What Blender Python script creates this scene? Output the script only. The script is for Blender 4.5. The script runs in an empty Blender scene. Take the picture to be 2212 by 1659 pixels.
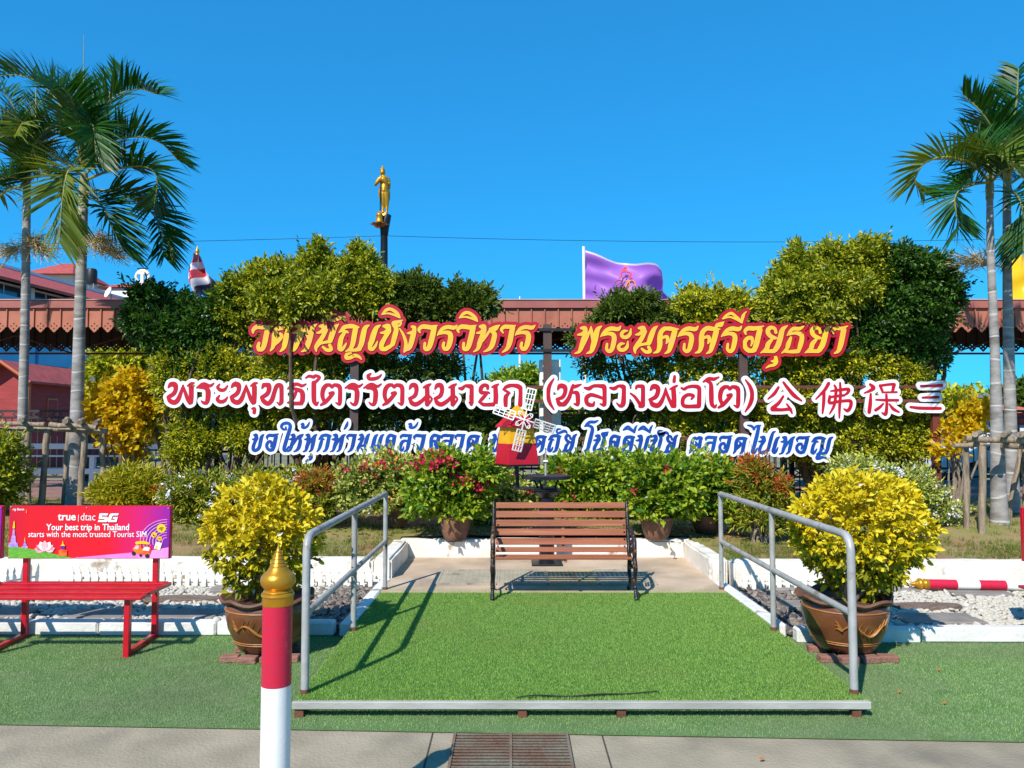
import bpy, bmesh, math, random
import numpy as np
from mathutils import Vector, Matrix
from mathutils.geometry import tessellate_polygon
R = math.radians
random.seed(7); rng = np.random.default_rng(11)
SC = bpy.context.scene; COL = SC.collection
# ------------------------------------------------------------------ camera, sky, sun, exposure
F = 1670.0; PITCH = R(3.1); CAMZ = 1.68; CX, CY = 1106.0, 829.5
cd = bpy.data.cameras.new("camera"); cam = bpy.data.objects.new("camera", cd); COL.objects.link(cam)
cd.sensor_width = 36; cd.lens = 36*F/2212; cd.clip_start = .05; cd.clip_end = 3000
cam.location = (0, 0, CAMZ); cam.rotation_euler = (R(90)+PITCH, 0, 0); SC.camera = cam
SUN_EL = R(43); AZ = (0.456, 0.89)                       # horizontal direction in which shadows fall
w = bpy.data.worlds.new("World"); SC.world = w; w.use_nodes = True
nt = w.node_tree; bg = nt.nodes["Background"]
sk = nt.nodes.new("ShaderNodeTexSky"); sk.sky_type = 'NISHITA'; sk.sun_disc = False
sk.sun_elevation = SUN_EL; sk.sun_rotation = math.atan2(-AZ[0], -AZ[1])
sk.air_density = 1.0; sk.dust_density = 0.1; sk.ozone_density = 2.0
hs = nt.nodes.new("ShaderNodeHueSaturation"); hs.inputs['Saturation'].default_value = 1.1
tint = nt.nodes.new("ShaderNodeMix"); tint.data_type = 'RGBA'; tint.blend_type = 'MULTIPLY'; tint.inputs[0].default_value = 1; tint.inputs[7].default_value = (.13, 1.10, 1.95, 1)
gm = nt.nodes.new('ShaderNodeGamma'); gm.inputs[1].default_value = .55; nt.links.new(sk.outputs[0], gm.inputs[0]); nt.links.new(gm.outputs[0], hs.inputs['Color']); nt.links.new(hs.outputs[0], tint.inputs[6]); nt.links.new(tint.outputs[2], bg.inputs[0]); bg.inputs[1].default_value = 0.15
sl = bpy.data.lights.new("sun", 'SUN'); so = bpy.data.objects.new("sun", sl); COL.objects.link(so)
sl.energy = 4.6; sl.angle = R(.5); sl.color = (1, .955, .88)
so.rotation_euler = Vector((AZ[0]*math.cos(SUN_EL), AZ[1]*math.cos(SUN_EL), -math.sin(SUN_EL))).to_track_quat('-Z', 'Y').to_euler()
so.location = (-8, -10, 15)
SC.view_settings.view_transform = 'Standard'; SC.view_settings.look = 'None'; SC.view_settings.exposure = 0.4; SC.view_settings.gamma = 1
try:
    SC.cycles.max_bounces = 6; SC.cycles.transparent_max_bounces = 4; SC.cycles.use_denoising = True
except Exception: pass
# ------------------------------------------------------------------ photograph pixel (2212 wide) -> place
cp, sp = math.cos(PITCH), math.sin(PITCH)
def ray(px, py):
    a, b = (px-CX)/F, (CY-py)/F
    return Vector((a, cp-b*sp, sp+b*cp))
def pt(px, py, Y):
    d = ray(px, py); t = Y/d.y
    return Vector((d.x*t, Y, CAMZ+d.z*t))
def gd(px, py, z=0.):
    d = ray(px, py); t = (z-CAMZ)/d.z
    return Vector((d.x*t, d.y*t, z))
def xw(px, Y): return pt(px, 920, Y).x
def zw(py, Y): return pt(CX, py, Y).z
def pxm(Y): return Y/F                                      # metres per photograph pixel at distance Y
# ------------------------------------------------------------------ materials
def L(r, g, b):
    f = lambda c: (c/255/12.92) if c/255 <= .04045 else ((c/255+.055)/1.055)**2.4
    return (f(r), f(g), f(b), 1)
MATS = {}
def mat(name, c1, c2=None, rough=.6, scale=6., bump=0., bscale=None, metal=0., spec=.4, coat=0., det=5., lo=.35, hi=.65, c3=None, s3=1.5, lo3=.55, hi3=.72, stretch=None):
    if name in MATS: return MATS[name]
    m = bpy.data.materials.new(name); m.use_nodes = True; n = m.node_tree; N = n.nodes; K = n.links
    p = N["Principled BSDF"]; p.inputs['Roughness'].default_value = rough; p.inputs['Metallic'].default_value = metal
    p.inputs['Specular IOR Level'].default_value = spec; p.inputs['Coat Weight'].default_value = coat
    p.inputs['Base Color'].default_value = c1
    tc = N.new("ShaderNodeTexCoord"); src = tc.outputs['Object']
    if stretch:
        mp = N.new("ShaderNodeMapping"); mp.inputs['Scale'].default_value = stretch; K.new(src, mp.inputs[0]); src = mp.outputs[0]
    def noise(s, d=det):
        t = N.new("ShaderNodeTexNoise"); t.inputs['Scale'].default_value = s; t.inputs['Detail'].default_value = d; K.new(src, t.inputs['Vector']); return t.outputs[0]
    def ramp(v, a, b):
        t = N.new("ShaderNodeMapRange"); t.inputs['From Min'].default_value = a; t.inputs['From Max'].default_value = b; t.clamp = True; K.new(v, t.inputs['Value']); return t.outputs[0]
    def mix(f, a, b):
        t = N.new("ShaderNodeMix"); t.data_type = 'RGBA'; K.new(f, t.inputs[0])
        for s, x in ((t.inputs[6], a), (t.inputs[7], b)):
            if isinstance(x, tuple): s.default_value = x
            else: K.new(x, s)
        return t.outputs[2]
    col = c1
    if c2: col = mix(ramp(noise(scale), lo, hi), c1, c2)
    if c3: col = mix(ramp(noise(s3, 8), lo3, hi3), col, c3)
    if not isinstance(col, tuple): K.new(col, p.inputs['Base Color'])
    if bump:
        b = N.new("ShaderNodeBump"); b.inputs['Strength'].default_value = min(1, bump); b.inputs['Distance'].default_value = .02*max(1, bump)
        K.new(noise(bscale or scale*4, 6), b.inputs['Height']); K.new(b.outputs[0], p.inputs['Normal'])
    MATS[name] = m; return m
def leafmat(name, cols, rough=.42, trans=.3, spec=.45, gain=1., patch=None):
    cols = [tuple(min(.92, v*gain) for v in c[:3])+(1,) for c in cols]
    if name in MATS: return MATS[name]
    m = bpy.data.materials.new(name); m.use_nodes = True; n = m.node_tree; N = n.nodes; K = n.links
    p = N["Principled BSDF"]; p.inputs['Roughness'].default_value = rough; p.inputs['Specular IOR Level'].default_value = spec
    g = N.new("ShaderNodeNewGeometry"); r = N.new("ShaderNodeValToRGB"); r.color_ramp.interpolation = 'LINEAR'
    e = r.color_ramp.elements
    for i, c in enumerate(cols):
        pos = i/max(1, len(cols)-1)
        el = e[0] if i == 0 else (e[1] if i == len(cols)-1 else e.new(pos))
        el.position = pos; el.color = c
    K.new(g.outputs['Random Per Island'], r.inputs[0]); out = r.outputs[0]
    if patch:                                               # worn or faded patches: (colour, noise scale, from, to)
        tc = N.new("ShaderNodeTexCoord"); no = N.new("ShaderNodeTexNoise"); no.inputs['Scale'].default_value = patch[1]; no.inputs['Detail'].default_value = 6; K.new(tc.outputs['Object'], no.inputs['Vector'])
        mr = N.new("ShaderNodeMapRange"); mr.inputs['From Min'].default_value = patch[2]; mr.inputs['From Max'].default_value = patch[3]; K.new(no.outputs[0], mr.inputs['Value'])
        mm = N.new("ShaderNodeMix"); mm.data_type = 'RGBA'; K.new(mr.outputs[0], mm.inputs[0]); K.new(out, mm.inputs[6]); mm.inputs[7].default_value = patch[0]; out = mm.outputs[2]
    K.new(out, p.inputs['Base Color'])
    t = N.new("ShaderNodeBsdfTranslucent"); K.new(out, t.inputs[0])
    mx = N.new("ShaderNodeMixShader"); mx.inputs[0].default_value = trans
    K.new(p.outputs[0], mx.inputs[1]); K.new(t.outputs[0], mx.inputs[2]); K.new(mx.outputs[0], N["Material Output"].inputs[0])
    MATS[name] = m; return m
# ------------------------------------------------------------------ objects
def tag(o, label=None, cat=None, group=None, kind=None):
    if label: o['label'] = label
    if cat: o['category'] = cat
    if group: o['group'] = group
    if kind: o['kind'] = kind
    return o
def empty(name, loc, label, cat, group=None):
    o = bpy.data.objects.new(name, None); COL.objects.link(o); o.location = loc; o.empty_display_size = .1
    return tag(o, label, cat, group)
def link(name, me, parent=None, loc=None):
    o = bpy.data.objects.new(name, me); COL.objects.link(o)
    if parent is not None:
        o.parent = parent; pl = world_loc(parent); o.matrix_parent_inverse = Matrix.Translation(-pl)
    if loc is not None: o.location = loc
    return o
def world_loc(o):
    return Vector(o.location) if o.type == 'EMPTY' else Vector((0, 0, 0))
def npmesh(name, V, Fq, m, smooth=False):
    """V (n,3); Fq (k,c) same corner count"""
    V = np.asarray(V, np.float32); Fq = np.asarray(Fq, np.int32); k, c = Fq.shape
    me = bpy.data.meshes.new(name); me.vertices.add(len(V)); me.vertices.foreach_set('co', V.ravel())
    me.loops.add(k*c); me.loops.foreach_set('vertex_index', Fq.ravel())
    me.polygons.add(k); me.polygons.foreach_set('loop_start', np.arange(0, k*c, c, dtype=np.int32))
    me.polygons.foreach_set('loop_total', np.full(k, c, np.int32))
    if smooth: me.polygons.foreach_set('use_smooth', np.ones(k, bool))
    me.update(calc_edges=True); me.validate(); me.materials.append(m); return me
class MB:
    def __init__(s): s.V = []; s.F = []
    def add(s, V, Fs):
        n = len(s.V); s.V += [tuple(v) for v in V]; s.F += [tuple(i+n for i in f) for f in Fs]; return s
    def box(s, c, d, rz=0, bev=0., mtx=None):
        bm = bmesh.new(); bmesh.ops.create_cube(bm, size=1)
        bmesh.ops.scale(bm, vec=Vector(d), verts=bm.verts)
        if bev: bmesh.ops.bevel(bm, geom=bm.edges[:], offset=bev, segments=1, affect='EDGES')
        M = Matrix.Translation(Vector(c)) @ (mtx if mtx is not None else Matrix.Rotation(rz, 4, 'Z'))
        bm.verts.ensure_lookup_table()
        s.add([M @ v.co for v in bm.verts], [[v.index for v in f.verts] for f in bm.faces]); bm.free(); return s
    def tube(s, pts, rad, n=8, cap=True, flat=None):
        pts = [Vector(p) for p in pts]
        if not hasattr(rad, '__len__'): rad = [rad]*len(pts)
        V = []; Fs = []; prev = None
        for i, p in enumerate(pts):
            t = (pts[min(i+1, len(pts)-1)]-pts[max(i-1, 0)]).normalized()
            if prev is None:
                a = Vector((0, 0, 1)) if abs(t.z) < .9 else Vector((0, 1, 0)); u = t.cross(a).normalized()
            else: u = (prev-t*prev.dot(t)).normalized()
            prev = u; v = t.cross(u)
            for k in range(n):
                an = 2*math.pi*k/n; V.append(p+(u*math.cos(an)+v*math.sin(an)*(flat or 1))*rad[i])
        for i in range(len(pts)-1):
            for k in range(n):
                Fs.append((i*n+k, i*n+(k+1) % n, (i+1)*n+(k+1) % n, (i+1)*n+k))
        if cap: Fs.append(tuple(range(n))[::-1]); Fs.append(tuple((len(pts)-1)*n+k for k in range(n)))
        return s.add(V, Fs)
    def lathe(s, prof, c=(0, 0, 0), n=24, wob=None, mtx=None):
        V = []; Fs = []; c = Vector(c)
        for r, z in prof:
            for k in range(n):
                a = 2*math.pi*k/n; rr, zz = (r, z) if wob is None else wob(r, z, a)
                v = Vector((rr*math.cos(a), rr*math.sin(a), zz)); V.append(c+(mtx @ v if mtx is not None else v))
        m = len(prof)
        for i in range(m-1):
            for k in range(n): Fs.append((i*n+k, i*n+(k+1) % n, (i+1)*n+(k+1) % n, (i+1)*n+k))
        Fs.append(tuple(range(n))[::-1]); Fs.append(tuple((m-1)*n+k for k in range(n)))
        return s.add(V, Fs)
    def prism(s, poly, f, d):
        """poly list of 2-D points, f(x,y)->Vector, extruded by vector d"""
        d = Vector(d); n = len(poly); A = [f(*p) for p in poly]
        tris = tessellate_polygon([[Vector((p[0], p[1], 0)) for p in poly]])
        Fs = [tuple(t) for t in tris]+[tuple(i+n for i in t[::-1]) for t in tris]
        Fs += [(i, (i+1) % n, n+(i+1) % n, n+i) for i in range(n)]
        return s.add(A+[a+d for a in A], Fs)
    def sphere(s, c, r, sx=1, sy=1, sz=1, u=14, v=9):
        c = Vector(c); V = [c+Vector((0, 0, r*sz))]; Fs = []
        for i in range(1, v):
            th = math.pi*i/v
            for k in range(u):
                a = 2*math.pi*k/u; V.append(c+Vector((r*sx*math.sin(th)*math.cos(a), r*sy*math.sin(th)*math.sin(a), r*sz*math.cos(th))))
        V.append(c-Vector((0, 0, r*sz)))
        for k in range(u):
            Fs.append((0, 1+k, 1+(k+1) % u)); Fs.append((len(V)-1, 1+(v-2)*u+(k+1) % u, 1+(v-2)*u+k))
        for i in range(v-2):
            for k in range(u): Fs.append((1+i*u+k, 1+(i+1)*u+k, 1+(i+1)*u+(k+1) % u, 1+i*u+(k+1) % u))
        return s.add(V, Fs)
    def build(s, name, m, parent=None, smooth=None):
        me = bpy.data.meshes.new(name); me.from_pydata(s.V, [], s.F); me.validate()
        bm = bmesh.new(); bm.from_mesh(me); bmesh.ops.recalc_face_normals(bm, faces=bm.faces); bm.to_mesh(me); bm.free()
        me.materials.append(m)
        if smooth:
            me.polygons.foreach_set('use_smooth', np.ones(len(me.polygons), bool)); me.set_sharp_from_angle(angle=R(smooth))
        return link(name, me, parent)
def copy_tree(o, parent=None):
    c = o.copy(); COL.objects.link(c); c.parent = parent
    if parent is not None: c.matrix_parent_inverse = o.matrix_parent_inverse
    for ch in o.children: copy_tree(ch, c)
    return c
def smooth_poly(P, k=6):
    """Catmull-Rom through (x,y,r)"""
    P = np.asarray(P, float)
    if len(P) < 3:
        t = np.linspace(0, 1, k*2)[:, None]; return P[0]*(1-t)+P[-1]*t
    Q = np.vstack([2*P[0]-P[1], P, 2*P[-1]-P[-2]]); out = []
    for i in range(1, len(Q)-2):
        t = np.linspace(0, 1, k, endpoint=False)[:, None]; a, b, c, d = Q[i-1], Q[i], Q[i+1], Q[i+2]
        out.append(.5*(2*b+(c-a)*t+(2*a-5*b+4*c-d)*t*t+(3*b-a-3*c+d)*t**3))
    out.append(P[-1:]); return np.vstack(out)
# ------------------------------------------------------------------ outlines from brush strokes
def field(strokes, cell, pad, maxlev):
    S = [smooth_poly(s, 8) for s in strokes]
    al = np.vstack(S); x0, y0 = al[:, 0].min()-pad, al[:, 1].min()-pad; x1, y1 = al[:, 0].max()+pad, al[:, 1].max()+pad
    nx, ny = int((x1-x0)/cell)+2, int((y1-y0)/cell)+2
    D = np.full((ny, nx), maxlev+5.)
    for P in S:
        for i in range(len(P)-1):
            a, b = P[i], P[i+1]; rm = max(a[2], b[2])+maxlev+3
            ix0 = max(0, int((min(a[0], b[0])-rm-x0)/cell)); ix1 = min(nx, int((max(a[0], b[0])+rm-x0)/cell)+2)
            iy0 = max(0, int((min(a[1], b[1])-rm-y0)/cell)); iy1 = min(ny, int((max(a[1], b[1])+rm-y0)/cell)+2)
            gx = x0+np.arange(ix0, ix1)*cell; gy = (y0+np.arange(iy0, iy1)*cell)[:, None]
            dx, dy = b[0]-a[0], b[1]-a[1]; l2 = dx*dx+dy*dy+1e-9
            t = np.clip(((gx-a[0])*dx+(gy-a[1])*dy)/l2, 0, 1)
            d = np.hypot(gx-a[0]-t*dx, gy-a[1]-t*dy)-(a[2]+(b[2]-a[2])*t)
            D[iy0:iy1, ix0:ix1] = np.minimum(D[iy0:iy1, ix0:ix1], d)
    return D, x0, y0, cell
def contours(fld, lev):
    D, x0, y0, cell = fld; D = D-lev; D[D == 0] = 1e-6
    D[0, :] = D[-1, :] = 9; D[:, 0] = D[:, -1] = 9
    ins = D < 0; code = ins[:-1, :-1]*1+ins[:-1, 1:]*2+ins[1:, 1:]*4+ins[1:, :-1]*8
    ys, xs = np.nonzero((code > 0) & (code < 15)); segs = {}
    T = {1: [(3, 0)], 2: [(0, 1)], 3: [(3, 1)], 4: [(1, 2)], 5: [(3, 2), (1, 0)], 6: [(0, 2)], 7: [(3, 2)], 8: [(2, 3)], 9: [(2, 0)], 10: [(0, 3), (2, 1)], 11: [(2, 1)], 12: [(1, 3)], 13: [(1, 0)], 14: [(0, 3)]}
    def key(x, y, e):
        return (x, y, 0) if e == 0 else ((x, y+1, 0) if e == 2 else ((x, y, 1) if e == 3 else (x+1, y, 1)))
    for y, x in zip(ys.tolist(), xs.tolist()):
        for a, b in T[int(code[y, x])]: segs[key(x, y, a)] = key(x, y, b)
    def pos(k):
        x, y, h = k
        a = D[y, x]; b = D[y, x+1] if h == 0 else D[y+1, x]; t = a/(a-b)
        return (x0+(x+(t if h == 0 else 0))*cell, y0+(y+(t if h else 0))*cell)
    loops = []
    while segs:
        k0, k = segs.popitem(); ks = [k0]
        while k != k0 and k in segs: ks.append(k); k = segs.pop(k)
        if len(ks) > 5: loops.append([pos(q) for q in ks])
    return loops
def simplify(lp, tol):
    P = np.array(lp); n = len(P); keep = np.ones(n, bool); i = 0
    while i < n:                                            # drop nearly collinear points, a few at a time
        j = i+1
        while j < n-1 and j-i < 7:
            a, b = P[i], P[j+1]; ab = b-a; l = np.hypot(*ab)+1e-9; m = P[i+1:j+1]-a
            if np.max(np.abs(ab[0]*m[:, 1]-ab[1]*m[:, 0])/l) > tol: break
            keep[j] = False; j += 1
        i = j
    Q = P[keep]; return [tuple(q) for q in (Q if len(Q) >= 3 else P)]
def plate(name, loops, f, depth, m, parent, tol=.18):
    """solid plate: loops (even-odd) mapped by f(x,y)->Vector of the front face; thickness along vector depth"""
    loops = [simplify(l, tol) for l in loops]; d = Vector(depth); mb = MB()
    ar = lambda l: sum(l[i-1][0]*l[i][1]-l[i][0]*l[i-1][1] for i in range(len(l)))/2
    def inside(p, l):
        c = False
        for i in range(len(l)):
            (x1, y1), (x2, y2) = l[i-1], l[i]
            if (y1 > p[1]) != (y2 > p[1]) and p[0] < (x2-x1)*(p[1]-y1)/(y2-y1)+x1: c = not c
        return c
    A_ = [ar(l) for l in loops]; big = A_[int(np.argmax(np.abs(A_)))]
    outs = [l for l, a in zip(loops, A_) if a*big > 0]; holes = [l for l, a in zip(loops, A_) if a*big < 0 and abs(a) > 3]
    for o_ in outs:
        grp = [o_]+[h for h in holes if inside(h[0], o_)]
        flat = [p for l in grp for p in l]; n = len(flat)
        tris = tessellate_polygon([[Vector((p[0], p[1], 0)) for p in l] for l in grp])
        A = [f(*p) for p in flat]; Fs = [tuple(t) for t in tris]+[tuple(i+n for i in t[::-1]) for t in tris]; o = 0
        for l in grp:
            k = len(l); Fs += [(o+i, o+(i+1) % k, n+o+(i+1) % k, n+o+i) for i in range(k)]; o += k
        mb.add(A+[a+d for a in A], Fs)
    return mb.build(name, m, parent)
# ------------------------------------------------------------------ leaves
def leaves(P, D, Nn, Ls, Ws, fold=.25):
    """arrays (n,3): base point, axis, normal; returns verts, quads (two quads folded at the midrib)"""
    D = D/np.linalg.norm(D, axis=1, keepdims=True); S = np.cross(D, Nn); S /= np.linalg.norm(S, axis=1, keepdims=True)+1e-9
    U = np.cross(S, D); L_ = Ls[:, None]; W_ = Ws[:, None]
    b = P; t = P+D*L_-U*L_*.12
    up = U*W_*fold
    l1 = P+D*L_*.3+S*W_*.46+up; l2 = P+D*L_*.68+S*W_*.36+up*.6; r1 = P+D*L_*.3-S*W_*.46+up; r2 = P+D*L_*.68-S*W_*.36+up*.6
    V = np.stack([b, l1, l2, t, r2, r1], 1).reshape(-1, 3); n = len(P); i = np.arange(n)[:, None]*6
    Q = np.concatenate([i+np.array([[0, 3, 2, 1]]), i+np.array([[0, 5, 4, 3]])], 0); return V, Q
def rdir(n):
    v = rng.normal(size=(n, 3)); return v/np.linalg.norm(v, axis=1, keepdims=True)
def blob_leaves(blobs, dens, ll, lw, per=12, spread=.09, inner=.35, up=.3, rough=.14, flat_bottom=None, shoot=1., gap=0.):
    """blobs: list of (centre, rx, ry, rz). dens: leafy shoots per square metre of shell."""
    PP, DD = [], []
    for c, rx, ry, rz in blobs:
        area = 4*math.pi*(((rx*ry)**1.6+(rx*rz)**1.6+(ry*rz)**1.6)/3)**(1/1.6)
        k = max(16, int(area*dens)); u = rdir(k)
        ph = rng.uniform(0, 6.28, 6)
        lump = 1+rough*(np.sin(u[:, 0]*5+ph[0])*np.sin(u[:, 2]*6+ph[1])+.7*np.sin(u[:, 0]*11+ph[2])*np.sin(u[:, 2]*10+ph[3]+u[:, 1]*7))
        rad = np.where(rng.random(k) < inner, rng.uniform(.3, .8, k), .93-np.abs(rng.normal(0, .09, k)))*lump
        long_ = rng.random(k) < .10; ls = spread*2.*rng.uniform(.6, 1.1, k)*shoot*np.where(long_, 2.0, 1)
        C = np.array(c)+u*np.array([rx, ry, rz])*rad[:, None]-u*ls[:, None]*.45
        if gap:
            nz = np.sin(C[:, 0]*5.1+1.3)*np.sin(C[:, 2]*5.7+.4+C[:, 0])+.6*np.sin(C[:, 0]*11.3+C[:, 2]*9.1)+.5*np.sin(C[:, 2]*13-C[:, 0]*7)
            ok = nz > gap*2.2-1.6; C, u, ls = C[ok], u[ok], ls[ok]; k = len(C)
        ax = u+np.array([0, 0, up])+rng.normal(0, .45, (k, 3)); ax /= np.linalg.norm(ax, axis=1, keepdims=True)
        t = (np.arange(per)+rng.random((k, per)))/per; side = rng.normal(0, 1, (k, per, 3)); side -= ax[:, None]*np.sum(side*ax[:, None], 2, keepdims=True); side /= np.linalg.norm(side, axis=2, keepdims=True)
        P = C[:, None]+ax[:, None]*(t*ls[:, None])[..., None]+side*spread*.12
        d = ax[:, None]*(.35+.75*t[..., None])+side*(1.05-.55*t[..., None])+rng.normal(0, .18, (k, per, 3))
        PP.append(P.reshape(-1, 3)); DD.append(d.reshape(-1, 3))
    P = np.vstack(PP); D = np.vstack(DD); n = len(P)
    if flat_bottom is not None:
        k = P[:, 2] > flat_bottom; P, D = P[k], D[k]; n = len(P)
    Nn = rdir(n)*.8+np.array([-.2, -.5, .7])
    return leaves(P, D, Nn, rng.uniform(.7, 1.25, n)*ll, rng.uniform(.75, 1.2, n)*lw)
def foliage(name, parent, m, blobs, dens, ll, lw, **k):
    V, Q = blob_leaves(blobs, dens, ll, lw, **k); return link(name, npmesh(name, V, Q, m), parent)
def pblobs(lst, Y, ry=.4):
    """pixel blobs (px,py,rx,ry[,dY]) -> world blobs at distance Y"""
    out = []
    for b in lst:
        Yb = Y+(b[4] if len(b) > 4 else 0); c = pt(b[0], b[1], Yb); s = pxm(Yb); rr = (b[5] if len(b) > 5 else ry)
        out.append((tuple(c), b[2]*s*.93, rr, b[3]*s*.93))
    return out
def twigs(mb, base, tips, r0=.02, r1=.006, n=5, bend=.12):
    for t in tips:
        b, t = Vector(base), Vector(t); l = (t-b).length
        m = b.lerp(t, .5)+Vector((random.uniform(-1, 1), random.uniform(-1, 1), random.uniform(0, 1)))*l*bend
        mb.tube([b, b.lerp(m, .55), m, m.lerp(t, .55), t], [r0, r0*.85, r0*.65+r1*.35, (r0+r1)*.4, r1], n)
# ------------------------------------------------------------------ palette
M_conc = mat('concrete', L(164,150,126), L(144,132,110), .9, 3, .35, 60, c3=L(104,98,86), s3=1.2, lo3=.52, hi3=.75)
M_plaza = mat('plaza_concrete', L(196,172,146), L(170,148,124), .9, 2.5, .3, 50, c3=L(140,122,104), s3=1.7, lo3=.55, hi3=.8)
M_turfbase = mat('turf_base', L(84,116,58), L(104,126,78), .95, 5, .6, 90)
M_lawn = mat('lawn_soil', L(150,128,84), L(120,120,56), .95, 2.2, .8, 40, c3=L(146,108,74), s3=.9, lo3=.5, hi3=.62)
M_ground = mat('far_ground', L(140,128,104), L(112,112,80), .95, .3, .3, 6)
M_brick_pave = mat('walkway_paving', L(150,110,98), L(128,96,86), .9, 3, .3, 20)
M_white = mat('white_wall_paint', L(232,226,216), L(214,206,192), .8, 4, .3, 30, c3=L(150,128,104), s3=3.2, lo3=.6, hi3=.66)
M_kerb = mat('white_kerb_paint', L(226,224,218), L(206,202,194), .8, 5, .3, 30, c3=L(140,134,124), s3=4.5, lo3=.62, hi3=.72)
M_steelp = mat('galvanised_paint', L(170,168,164), L(150,149,146), .45, 9, .12, 40, metal=.1, c3=L(128,118,108), s3=6, lo3=.58, hi3=.68)
M_beam = mat('grey_beam_paint', L(170,168,160), L(150,148,140), .6, 6, .2, 40, stretch=(.4,1,1), c3=L(126,74,48), s3=2.2, lo3=.66, hi3=.74)
M_rust = mat('rusty_steel', L(112,70,50), L(86,54,42), .85, 9, .5, 40)
M_dark = mat('dark_iron', L(34,32,32), L(24,23,24), .5, 8, .1, 40)
M_black = mat('black_paint', L(20,20,24), L(28,28,32), .35, 8)
M_frame = mat('sign_frame_steel', L(62,54,52), L(84,60,52), .6, 4, .15, 40)
M_rustpost = mat('red_oxide_steel', L(110,52,42), L(92,50,40), .7, 5, .2, 40)
M_red = mat('red_paint', L(196,16,38), L(182,14,34), .35, 8, .05, 60, coat=.2)
M_wood = mat('slat_wood', L(162,96,66), L(140,80,54), .5, 14, .15, 60, stretch=(.12,1,1.6), c3=L(176,112,80), s3=9)
M_iron = mat('cast_iron', L(26,24,26), L(40,36,36), .38, 20, .3, 60, c3=L(132,92,58), s3=14, lo3=.58, hi3=.68)
M_gold = mat('gold_paint', L(206,150,40), L(184,128,34), .34, 8, .06, 50, metal=.55)
M_wpaint = mat('white_gloss_paint', L(232,230,224), L(224,222,216), .3, 7, .04, 60)
M_pinkred = mat('post_red_paint', L(196,26,58), L(186,34,62), .4, 16, .08, 90, c3=L(214,92,110), s3=9, lo3=.66, hi3=.75)
M_wplastic = mat('white_plastic', L(236,234,226), L(224,220,208), .5, 9)
M_trunk = mat('palm_bark', L(158,152,146), L(132,126,120), .9, 5, .35, 30, stretch=(1,1,2.5), c3=L(104,98,92), s3=2.4, lo3=.55, hi3=.7)
M_ring = mat('palm_ring', L(196,192,184), L(178,172,164), .9, 9)
M_stake = mat('weathered_log', L(166,148,124), L(128,112,94), .92, 7, .7, 40, stretch=(3,3,.5), c3=L(92,80,68), s3=6)
M_bark = mat('shrub_bark', L(104,86,66), L(76,62,48), .9, 12, .5, 40)
M_barkg = mat('pale_bark', L(150,136,118), L(120,106,90), .9, 12, .5, 40)
M_pot = mat('glazed_brown_clay', L(112,66,40), L(84,48,32), .28, 4, .12, 30, c3=L(134,92,52), s3=5, coat=.3)
M_potrim = mat('brown_clay_rim', L(112,78,62), L(94,62,48), .6, 8, .2, 40)
M_potplain = mat('weathered_clay', L(130,92,72), L(98,72,60), .8, 6, .3, 40, c3=L(66,54,48), s3=3.5, lo3=.5, hi3=.62)
M_relief = mat('ochre_relief', L(168,112,48), L(146,92,38), .45, 12)
M_soil = mat('potting_soil', L(58,44,34), L(40,32,26), .95, 20, .8, 60)
M_brick = mat('old_brick', L(150,104,88), L(128,88,76), .9, 12, .6, 50)
M_slab = mat('stepping_slab', L(140,132,124), L(124,116,108), .9, 7, .2, 50)
M_slabr = mat('rough_stepping_slab', L(132,112,98), L(104,86,74), .9, 9, .9, 30, stretch=(1,3,1))
# ------------------------------------------------------------------ setting
def sheet(name, poly, z, m, kind='structure'):
    mb = MB(); mb.add([(x, y, z) for x, y in poly], [tuple(range(len(poly)))])
    o = mb.build(name, m); return tag(o, kind=kind)
sheet('ground', [(-900,-60),(900,-60),(900,1500),(-900,1500)], -.012, M_ground)
eL, eR = gd(0,1566), gd(2212,1604); sl_ = (eR.y-eL.y)/(eR.x-eL.x)
def edge(x): return eL.y+(x-eL.x)*sl_
sheet('concrete_pavement', [(-14,-6),(14,-6),(14,edge(14)+.02),(-14,edge(-14)+.02)], -.004, M_conc)
sheet('turf_ground', [(-14,edge(-14)),(14,edge(14)),(14,6.32),(-14,6.32)], .002, M_turfbase)
XL, XR = -1.25, 2.05                                         # sides of the paved recess and of the platform
sheet('pebble_bed_ground', [(-14,6.28),(14,6.28),(14,8.2),(-14,8.2)], .012, mat('bed_soil', L(90,84,76), L(70,64,58), .95, 20, .6, 60))
mb = MB(); mb.box(((XL+XR)/2, 8.44, .05), (XR-XL, 1.98, .1)); tag(mb.build('plaza_paving', M_plaza), kind='structure')
# lawn as one gently rising sheet
def lawn_z(x, y):
    t = min(1, max(0, (y-8.2)/3.2)); t = t*t*(3-2*t)
    return .27+.17*t+.03*math.sin(x*1.3+.6)*t+.02*math.sin(y*2.1+x*.7)*t
def lawn_part(x0, x1, y0, y1, mb):
    nx, ny = max(2, int((x1-x0)/.16)), max(2, int((y1-y0)/.16)); V = []; Fs = []
    for j in range(ny+1):
        for i in range(nx+1):
            x, y = x0+(x1-x0)*i/nx, y0+(y1-y0)*j/ny
            V.append((x, y, lawn_z(x, y)+random.uniform(-.008, .008)))
    for j in range(ny):
        for i in range(nx): a = j*(nx+1)+i; Fs.append((a, a+1, a+nx+2, a+nx+1))
    mb.add(V, Fs)
mb = MB(); lawn_part(-15, XL-.1, 8.2, 13.4, mb); lawn_part(XR+.1, 15, 8.2, 13.4, mb); lawn_part(XL-.1, XR+.1, 9.55, 13.4, mb)
tag(mb.build('lawn', M_lawn, smooth=60), kind='structure')
mb = MB(); mb.box((0,16.9,.13), (60,7.0,.26)); tag(mb.build('walkway', M_brick_pave), kind='structure')
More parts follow.
